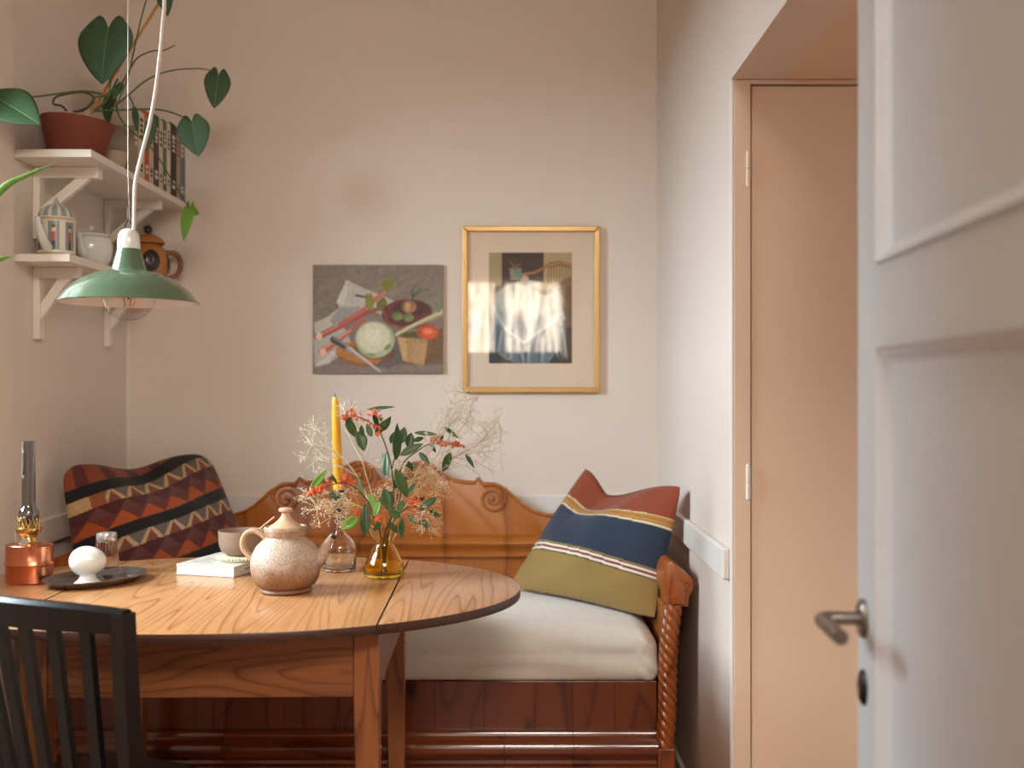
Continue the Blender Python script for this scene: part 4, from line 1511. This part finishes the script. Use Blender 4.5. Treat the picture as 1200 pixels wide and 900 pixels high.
# book, coaster, cup and spoon
bA, bB, bC = on_table(206, 673), on_table(274, 677), on_table(309, 660)
ux = (bB - bA); bw = ux.length; ux.normalize()
ang = math.atan2(ux.y, ux.x)
book = thing('white_book', 'white paperback book lying flat on the table under the cup', 'book', bA, ang)
bl, bt = .215, .0255
bkc = MB().box(0, bw, 0, bl, bt - .0022, bt, .0006).box(0, bw, 0, bl, 0, .0022, .0006).box(bw - .0022, bw, 0, bl, .0015, bt - .0015).build('cover', plain('white_card', (210, 204, 193), .45, var=.02), book, smooth=False)
MB().box(.002, bw - .0022, .0015, bl - .002, .0022, bt - .0022).build('pages', plain('page_block', (224, 214, 198), .9, var=.04), book, smooth=False)
tx = MB()
for (a_, b_) in ((.05, .085), (.095, .135)):
    tx.box(bw + .0001, bw + .0004, a_, b_, .010, .0155)
for k in range(5):
    tx.box(.02, .02 + .07 * random.uniform(.5, 1), .035 + k * .016, .041 + k * .016, bt, bt + .0003)
tx.build('lettering', plain('grey_ink', (168, 160, 150), .6), bkc, smooth=False, kind='stuff')
cz = TT + bt + .0008
cc = P(283, 643, 2.70)
cc.z = cz
cst = thing('woven_coaster', 'pale beaded round coaster on top of the white book', 'coaster', cc)
MB().lathe([(0, 0), (.056, 0), (.058, .004), (.058, .010), (.056, .012), (0, .012)], 48).build('disc', plain('cream_cork', (214, 204, 174), .7), cst)
bd = MB()
for k in range(44):
    a_ = 2 * PI * k / 44
    bd.sphere((.0595 * math.cos(a_), .0595 * math.sin(a_), .0075), .0044, 8, 5)
bd.build('bead_rim', plain('pale_beads', (206, 204, 170), .6, var=.25, vs=160), cst, kind='stuff')
cu = Vector((cc.x, cc.y, cz + .0125))
cup = thing('stoneware_cup', 'grey-brown stoneware cup standing on the coaster on the white book', 'cup', cu)
M['stone'] = plain('grey_stoneware', (142, 116, 98), .55, var=.08, vs=60, bump=.06)
MB().lathe([(0, 0), (.034, 0), (.040, .004), (.050, .012), (.0555, .026), (.0575, .058), (.0572, .062), (.0555, .062), (.053, .03), (.045, .012), (0, .008)], 56).build('bowl', M['stone'], cup)
spn = thing('wooden_spoon', 'small pale wooden spoon resting in the stoneware cup', 'spoon', cu + Vector((0, 0, .01)))
MB().tube([(-.02, -.01, .008), (.015, 0, .026), (.05, .004, .058), (.082, .006, .084)], [.004, .0035, .003, .0036], 10, 4, flat=.7).build('handle', plain('pale_wood', (196, 164, 132), .7), spn)
MB().sphere((-.028, -.012, .003), .013, 16, 8, (1.3, .9, .4)).build('spoon_bowl', plain('pale_wood_bowl', (196, 164, 132), .7), spn)

# stoneware teapot
tp = Vector((P(335, 699, 2.415).x, 2.415, TT))
pot_ = thing('stoneware_teapot', 'speckled beige stoneware teapot with ribbed loop handle on the table', 'teapot', tp)
t = NT('speckled_stoneware')
co = t.coord()
tc = t.n('ShaderNodeSeparateXYZ'); t.l(t.coord(), tc.inputs[0])
hz = t.math('ADD', t.math('MULTIPLY', tc.outputs[2], 6.4), t.math('MULTIPLY', t.math('SUBTRACT', t.noise(22, 4, co), .5), .55))
base_c = t.ramp(hz, [(.06, (128, 86, 56)), (.26, (152, 110, 76)), (.48, (192, 172, 154)), (.74, (190, 168, 146)), (.92, (160, 120, 86)), (1.0, (186, 162, 136))])
spk = t.ramp(t.noise(420, 2, co), [(.36, (120, 80, 56)), (.5, (255, 255, 255))])
rw = t.noise(1, 2, t.coord((3, 3, 190)))
t.l(t.mix(.7, base_c, spk, 'MULTIPLY'), t.b.inputs['Base Color'])
t.set(Roughness=.5); t.bump(t.math('ADD', rw, t.noise(150, 3, co)), .35, .002)
M['speck'] = t.m
k_ = 2.415 / F
body = [(0, 0), (28.5, 0), (30.5, 2), (30, 4.5), (28.5, 5.5), (34, 9), (38.5, 17), (40.5, 26), (40.8, 34), (39, 44), (34.5, 53), (28.5, 59), (24.5, 62), (23.2, 64.5), (24.5, 66.5), (25, 69), (25, 75.5), (24, 76.5), (22.5, 75), (21.5, 66), (0, 66)]
MB().lathe([(r * k_, z * k_) for r, z in body], 64).build('body', M['speck'], pot_, angle=50)
lid = [(22, 71.5), (22.3, 73.5), (20, 75.5), (14, 79.5), (8.5, 84), (5.5, 88), (4.5, 92), (5.5, 93.2), (8, 94), (8.3, 96), (7, 97.5), (0, 97.8)]
t = NT('bare_clay'); t.l(t.mix(t.noise(120, 3, t.coord()), lin((206, 172, 138)), lin((182, 142, 106))), t.b.inputs['Base Color']); t.set(Roughness=.65)
M['clay'] = t.m
ld = MB().lathe([(r * k_, z * k_) for r, z in lid], 48).build('lid', M['clay'], pot_, angle=60)


def tpw(x, y): return Vector(((x - 335) * k_, 0, (699 - y) * k_ ))


hp = [(314, 642), (309, 634), (299, 628), (290, 630), (285, 638), (285, 647), (290, 655), (297, 661), (301, 665)]
for dy in (-.0075, 0, .0075):
    MB().tube([tpw(x, y) + Vector((0, dy + .0, 0)) for x, y in hp], [.0062] + [.0052] * 7 + [.0062], 10, 4).build('handle_strand', M['speck'] if dy == 0 else M['clay'], pot_)
sp_ = [(366, 668), (374, 660), (381, 648), (388, 637.5), (391, 633.5)]
so = MB().tube([tpw(x, y) for x, y in sp_], [.021, .0165, .0115, .0085, .0075], 20, 5, cap=False)
so.build('spout', M['speck'], pot_)
MB().tube([tpw(389.3, 636), tpw(391.6, 632.8)], [.0084, .0080], 18).build('spout_lip', M['darkglaze'], pot_)

# candle bottle
YC2 = 2.69
cb = Vector((P(398, 675, YC2).x, YC2, TT))
kc = YC2 / F
M['bottle'] = solid_glass('bottle_glass', (252, 252, 250), .01, 1.45)
bot = thing('glass_bottle', 'clear glass bottle used as a candle holder on the table', 'bottle', cb)
ob = [(0, 0), (17.5, 0), (19.2, 1.5), (19.5, 5), (19.5, 22), (18.8, 28), (16.6, 34), (12.5, 39), (8, 42.5), (6, 46.5), (5.5, 52), (5.5, 76), (12, 79), (12.2, 80.2), (6.2, 80.6)]
ib = [(4.6, 80), (4.6, 52), (5, 46), (7, 41.5), (11.5, 38), (15.4, 33), (17.5, 27.5), (18.2, 22), (18.2, 6), (16, 3.5), (0, 3)]
MB().lathe([(r * kc, z * kc) for r, z in ob + ib], 48).build('bottle_body', M['bottle'], bot, angle=50)
cd = thing('candle', 'yellow taper candle with black foot standing in the clear bottle', 'candle', cb + Vector((0, 0, 56 * kc)))
wx = NT('beeswax'); wx.l(wx.mix(wx.noise(40, 3, wx.coord()), lin((236, 178, 44)), lin((216, 150, 30))), wx.b.inputs['Base Color']); wx.set(Roughness=.4)
wx.b.inputs['Subsurface Weight'].default_value = .15; wx.b.inputs['Subsurface Radius'].default_value = (.006, .003, .001)
ax = Vector((-.035, 0, 1)).normalized()


def cdl(prof, name, m_):
    b_ = MB().lathe(prof, 28)
    for i, v_ in enumerate(b_.v):
        b_.v[i] = (v_[0] + ax.x * v_[2], v_[1], v_[2])
    return b_.build(name, m_, cd)


cdl([(0, 0), (4.0 * kc, 0), (4.3 * kc, 22 * kc), (5.2 * kc, 25 * kc), (6.2 * kc, 28 * kc), (6.3 * kc, 37 * kc), (6.0 * kc, 39 * kc), (0, 39 * kc)], 'foil_foot', plain('black_wax_foot', (30, 32, 38), .5, var=.3, vs=80, bump=.5, bs=90))
cdl([(6.1 * kc, 38.5 * kc), (6.0 * kc, 60 * kc), (5.4 * kc, 100 * kc), (4.4 * kc, 135 * kc), (3.7 * kc, 145 * kc), (2.6 * kc, 147.5 * kc), (0, 147 * kc)], 'taper', wx.m)
cdl([(.7 * kc, 146 * kc), (.6 * kc, 151 * kc), (0, 151.5 * kc)], 'wick', M['dark_metal'])

# amber double-gourd vase
YV = 2.605
vb = Vector((P(450, 681, YV).x, YV, TT))
kv = YV / F
vase = thing('amber_vase', 'amber glass vase with a pinched waist holding flowers on the table', 'vase', vb)
ov = [(0, 0), (22, 0), (24, 2), (24.3, 6), (23.3, 13), (19.5, 23), (14.5, 32), (11, 38), (10.6, 41), (11.8, 44), (16, 50), (20.5, 58), (22.2, 66), (21.5, 71)]
iv = [(20.3, 71), (21, 66), (19.3, 58.6), (14.8, 51), (10.3, 44.4), (9.2, 41), (9.6, 38), (13.2, 31.5), (18, 22.5), (21.8, 13), (22.8, 7), (21, 4.5), (0, 4)]
t = NT('amber_glass')
tc = t.n('ShaderNodeSeparateXYZ'); t.l(t.coord(), tc.inputs[0])
t.l(t.ramp(t.math('MULTIPLY', tc.outputs[2], 1 / (71 * kv)), [(.50, (248, 222, 84)), (.66, (253, 247, 206))]), t.b.inputs['Base Color'])
t.set(Roughness=.02, IOR=1.42); t.b.inputs['Transmission Weight'].default_value = 1
MB().lathe([(r * kv, z * kv) for r, z in ov + iv], 56).build('vase_body', t.m, vase, angle=60)

# ------------------------------------------------------------------ the bouquet
def lance(A, B, w, face, curl=.1, n=9):
    A, B = Vector(A), Vector(B)
    ax_ = B - A; L = ax_.length; ax_.normalize()
    fc = Vector(face); fc = (fc - ax_ * fc.dot(ax_)).normalized()
    sd = ax_.cross(fc)
    v = []; f = []
    for i in range(n + 1):
        t_ = i / n
        hw = w / 2 * math.sin(PI * (t_ ** .85)) ** .85 if 0 < t_ < 1 else 0
        for s in (-1, -.5, 0, .5, 1):
            v.append(A + ax_ * (L * t_) + sd * (s * hw) + fc * (abs(s) * hw * .35 - curl * L * (t_ * t_)))
    for i in range(n):
        for j in range(4): f.append((i * 5 + j, i * 5 + j + 1, (i + 1) * 5 + j + 1, (i + 1) * 5 + j))
    return MB().add(v, f)


mouth = Vector((vb.x, vb.y, TT + 41 * kv))
M['berry'] = plain('coral_berry', (222, 96, 50), .4, var=.25, vs=90)
M['berry2'] = plain('pink_bloom', (230, 136, 108), .5, var=.25, vs=90)


def sprig(label, stems, leaves, clusters, mats=('leaf2', 'berry')):
    root = thing('berry_sprig', label, 'flower sprig', mouth, 0, 'leafy berry sprigs in the amber vase')
    for pts, y0, y1, r in stems:
        stem_px(pts, y0, y1, r, M['brownstem'], root, mouth, 'stem', r * .5)
    for (x0, y0, x1, y1, w, d, mt) in leaves:
        Y = YV + d
        A, B = P(x0, y0, Y) - mouth, P(x1, y1, Y + random.uniform(-.02, .02)) - mouth
        solid(lance(A, B, w * Y / F, (random.uniform(-.5, .5), -1, random.uniform(-.1, .5)), random.uniform(-.05, .12)).build('leaf', M[mt], root, angle=80), .0006)
    for (x0, y0, x1, y1, nn, d, sp, mt) in clusters:
        b_ = MB()
        for i in range(nn):
            t_ = random.random()
            c_ = P(x0 + (x1 - x0) * t_ + random.gauss(0, sp), y0 + (y1 - y0) * t_ + random.gauss(0, sp), YV + d + random.uniform(-.018, .018)) - mouth
            rr_ = random.uniform(.0022, .0040)
            for q_ in range(3):
                b_.sphere((c_.x + random.uniform(-.003, .003), c_.y + random.uniform(-.003, .003), c_.z + random.uniform(-.003, .003)), rr_, 6, 4)
        b_.build('berry_cluster', M[mt], root, kind='stuff')
    return root


sprig('leafy sprig with coral berries rising beside the candle top', [
    ([(450, 672), (454, 630), (461, 585), (459, 550), (452, 523), (444, 505), (432, 494), (414, 487), (403, 488)], YV, YV - .02, .0022), ([(459, 550), (466, 520), (466, 500)], YV, YV - .02, .0016)],
    [(406, 489, 418, 514, 11, 0, 'leaf2'), (420, 505, 427, 529, 14, .01, 'leaf2'), (424, 498, 425, 512, 7, -.01, 'leaf'), (430, 480, 463, 476, 4.5, .01, 'leaf'), (464, 540, 466, 496, 11, -.02, 'leaf'),
     (453, 560, 452, 529, 10, -.03, 'leaf'), (440, 510, 452, 492, 9, .02, 'leaf2'), (461, 575, 470, 550, 8, .03, 'leaf'), (455, 545, 447, 530, 6, .02, 'leaf2'), (443, 500, 437, 484, 6, .01, 'leaf'), (412, 488, 404, 500, 6, .01, 'leaf2'), (448, 505, 458, 488, 8, .03, 'leaf2'), (436, 512, 430, 496, 8, .02, 'stem'), (458, 520, 463, 506, 8, .02, 'leaf')],
    [(402, 489, 412, 483, 13, -.02, 2.0, 'berry'), (412, 485, 428, 492, 12, -.02, 2.4, 'berry2'), (432, 485, 444, 488, 12, -.01, 2.5, 'berry2'), (438, 494, 442, 508, 8, -.02, 2.2, 'berry'), (444, 492, 450, 506, 8, .01, 2.4, 'stem')])
sprig('leafy sprig with pink blossoms arching toward the framed print', [
    ([(452, 672), (450, 630), (464, 590), (467, 560), (474, 541), (490, 528), (502, 521), (518, 520), (536, 523)], YV, YV + .03, .0022)],
    [(470, 520, 474, 500, 12, 0, 'leaf'), (478, 525, 482, 507, 11, .01, 'leaf'), (485, 507, 513, 509, 5.5, .01, 'leaf2'), (468, 534, 496, 519, 10, -.02, 'leaf2'), (491, 530, 504, 544, 7, 0, 'leaf'),
     (528, 530, 519, 553, 10, .02, 'leaf2'), (545, 531, 556, 549, 5, .03, 'leaf'), (520, 500, 537, 513, 5, .02, 'leaf'), (484, 517, 497, 513, 6, .02, 'leaf2'), (505, 520, 511, 531, 4, .02, 'leaf'), (475, 545, 490, 548, 7, .02, 'leaf2'), (466, 565, 480, 556, 7, .03, 'leaf'), (513, 520, 520, 510, 4, .03, 'leaf2'), (478, 540, 484, 552, 6, .0, 'leaf')],
    [(503, 516, 517, 512, 14, .03, 1.6, 'berry2'), (516, 519, 525, 521, 10, .03, 1.6, 'berry2'), (526, 520, 541, 521, 16, .03, 1.8, 'berry')])
sprig('leafy sprig with orange berries leaning left across the candle', [
    ([(447, 672), (450, 640), (440, 610), (432, 590), (420, 575), (405, 566), (388, 568), (366, 574)], YV, YV - .08, .0022)],
    [(364, 573, 383, 551, 9, -.09, 'leaf3'), (420, 606, 400, 620, 13, -.05, 'leaf3'), (428, 590, 430, 628, 10, -.05, 'leaf'), (432, 578, 443, 600, 9, -.03, 'leaf3'), (385, 579, 401, 583, 8, -.08, 'leaf'),
     (424, 600, 427, 628, 7, -.04, 'leaf2'), (438, 606, 446, 586, 8, -.05, 'leaf3'), (446, 612, 438, 622, 7, -.06, 'leaf'), (395, 567, 389, 556, 5, -.07, 'leaf2'), (426, 582, 419, 558, 6, -.02, 'stem')],
    [(359, 579, 374, 573, 18, -.09, 2.2, 'berry'), (374, 574, 388, 567, 12, -.08, 2.0, 'berry'), (398, 563, 414, 562, 14, -.05, 2.6, 'berry'), (405, 556, 408, 560, 5, -.05, 2.0, 'berry'), (416, 599, 422, 602, 6, -.04, 1.8, 'berry')])
sprig('leafy sprig with orange berries drooping over the right of the vase rim', [
    ([(453, 672), (449, 640), (462, 610), (472, 598), (485, 594), (500, 598)], YV, YV - .03, .0022), ([(462, 610), (470, 575), (466, 552)], YV, YV - .03, .0017)],
    [(492, 598, 513, 581, 9, -.03, 'leaf'), (503, 598, 517, 606, 6, -.02, 'leaf'), (490, 608, 506, 621, 8, -.03, 'leaf'), (472, 607, 471, 632, 9, -.05, 'leaf'), (463, 549, 478, 584, 13, -.03, 'leaf2'),
     (476, 580, 488, 566, 6, -.02, 'leaf2'), (450, 572, 456, 600, 14, -.05, 'leaf2'), (444, 590, 460, 576, 12, -.04, 'leaf'), (455, 598, 470, 606, 10, -.06, 'leaf2'), (466, 600, 473, 586, 9, -.05, 'leaf2'),
     (484, 582, 494, 588, 6, -.02, 'leaf'), (474, 570, 470, 556, 7, .02, 'leaf'), (489, 590, 498, 582, 5, .01, 'leaf'), (458, 612, 466, 626, 8, -.06, 'leaf2'), (462, 588, 452, 578, 9, -.03, 'leaf'), (478, 604, 488, 614, 6, -.03, 'leaf2')],
    [(478, 592, 490, 588, 14, -.03, 3.0, 'berry'), (484, 597, 494, 606, 14, -.03, 2.8, 'berry'), (441, 607, 447, 606, 9, -.06, 2.0, 'berry')])


def spray(label, stem, Y0, Y1, box_, count, seed, mat, fine=.0006, seeds=True):
    """dried filigree grass: a main stem that forks again and again"""
    rr_ = random.Random(seed)
    root = thing('dried_spray', label, 'dried flowers', mouth, 0, 'dried sprays in the amber vase')
    n_ = len(stem)
    main = [P(x, y, Y0 + (Y1 - Y0) * i / (n_ - 1)) - mouth for i, (x, y) in enumerate(stem)]
    MB().tube(main, [.0011] * (n_ - 1) + [.0006], 5, 4).build('stem', mat, root)
    tw = MB(); sd = MB()
    x0, x1, y0, y1 = box_
    mp, _ = catmull(main, [0] * n_, 6)
    half_ = mp[int(len(mp) * .45):]
    for k in range(count):
        a = half_[min(len(half_) - 1, int(rr_.random() ** .7 * len(half_)))]
        e = P(rr_.uniform(x0, x1), rr_.uniform(y0, y1), Y1 + rr_.uniform(-.05, .05)) - mouth
        d = e - a
        m_ = a + d * .5 + Vector((rr_.uniform(-1, 1), rr_.uniform(-1, 1), rr_.uniform(-.3, 1))) * d.length * .16
        tw.tube([a, m_, e], [fine * 1.2, fine, fine * .8], 3, 3, cap=False)
        for _ in range(6):
            t_ = rr_.uniform(.35, 1)
            s0 = a.lerp(m_, t_ * 2) if t_ < .5 else m_.lerp(e, t_ * 2 - 1)
            dv = (d.normalized() + Vector((rr_.uniform(-1.3, 1.3), rr_.uniform(-1, 1), rr_.uniform(-1, 1.2)))).normalized() * rr_.uniform(.008, .024)
            e2 = s0 + dv
            tw.tube([s0, s0 + dv * .5 + Vector((0, 0, .0015)), e2], fine * .75, 3, 0, cap=False)
            if seeds:
                sd.sphere(e2, rr_.uniform(.0009, .0017), 5, 3)
                e3 = s0 + dv * .5 + Vector((rr_.uniform(-.007, .007), rr_.uniform(-.006, .006), rr_.uniform(-.004, .008)))
                tw.tube([s0 + dv * .5, e3], fine * .6, 3, 0, cap=False)
                sd.sphere(e3, rr_.uniform(.0008, .0014), 5, 3)
    tw.build('twigs', mat, root, kind='stuff')
    if seeds: sd.build('seed_heads', plain('pale_seed', (236, 228, 212), .8, var=.1), root, kind='stuff')
    return root


M['dry'] = plain('dried_stem', (206, 192, 164), .8, var=.15)
M['dry2'] = plain('golden_dried_stem', (214, 180, 124), .8, var=.15)
spray('tall airy dried spray reaching over the corner of the gilt frame', [(451, 670), (455, 625), (480, 570), (510, 520), (535, 490), (560, 465)], YV, YV + .02, (512, 560, 448, 508), 36, 3, M['dry'])
spray('airy dried spray spreading right above the carved crest', [(452, 670), (456, 625), (485, 580), (525, 540), (560, 520), (585, 490)], YV, YV + .05, (520, 592, 478, 560), 44, 4, M['dry'])
spray('dried spray fanning left behind the candle', [(448, 670), (444, 625), (425, 570), (405, 540), (385, 525), (360, 520)], YV, YV + .02, (346, 384, 488, 562), 26, 5, M['dry'])
spray('pale dried spray rising behind the candle tip', [(450, 670), (447, 620), (430, 560), (415, 510), (405, 480)], YV, YV + .04, (386, 440, 464, 486), 14, 9, M['dry'])
spray('golden dried spray drooping left over the bottle neck', [(447, 670), (443, 622), (425, 595), (400, 590), (372, 598)], YV, YV - .04, (348, 412, 572, 620), 36, 6, M['dry2'])
spray('golden dried spray standing in front of the carved crest', [(452, 670), (455, 625), (470, 585), (490, 560), (510, 555)], YV, YV + .03, (430, 530, 535, 600), 50, 7, M['dry2'])
spray('golden dried spray curling low to the right of the vase', [(453, 670), (458, 625), (475, 600), (495, 610), (512, 615)], YV, YV - .02, (480, 520, 588, 626), 26, 8, M['dry2'])

# ------------------------------------------------------------------ spiky aloe on the window sill, its leaf tips reach into view
al = Vector((XL - .02, 2.28, WZ0 + .001))
aloe = thing('potted_aloe', 'spiky green aloe in a clay pot on the window sill, leaf tips by the lamp', 'plant', al)
MB().lathe([(0, 0), (.055, 0), (.06, .01), (.075, .12), (.08, .122), (.08, .14), (.072, .14), (.07, .12), (0, .118)], 36).build('pot', M['terracotta'], aloe)
M['aloe'] = plain('aloe_leaf', (108, 150, 62), .45, var=.25, vs=60)
tips = [[(-1.33, 2.28, 1.13), (-1.27, 2.25, 1.33), (-1.16, 2.22, 1.50), tuple(P(0, 224, 2.2)), tuple(P(30, 206, 2.2)), tuple(P(60, 193, 2.2))],
        [(-1.34, 2.27, 1.13), (-1.29, 2.24, 1.27), (-1.19, 2.2, 1.39), tuple(P(-14, 310, 2.2)), tuple(P(2, 303, 2.2)), tuple(P(15, 300, 2.2))]]
for k in range(6):
    a_ = k * 1.05 + .4
    tips.append([(al.x, al.y, 1.13), (al.x + .05 * math.cos(a_) * .6, al.y + .05 * math.sin(a_), 1.28), (al.x + .10 * math.cos(a_) * .6, al.y + .12 * math.sin(a_), 1.42), (al.x + .12 * math.cos(a_) * .6, al.y + .2 * math.sin(a_), 1.5)])
for tpp in tips:
    m_ = len(tpp)
    MB().tube([Vector(q_) - al for q_ in tpp], [.013 * (1 - (i / (m_ - 1)) ** 2.0) * (1 if m_ < 6 else .85) + .0006 for i in range(m_)], 8, 6, flat=.45).build('leaf', M['aloe'], aloe)
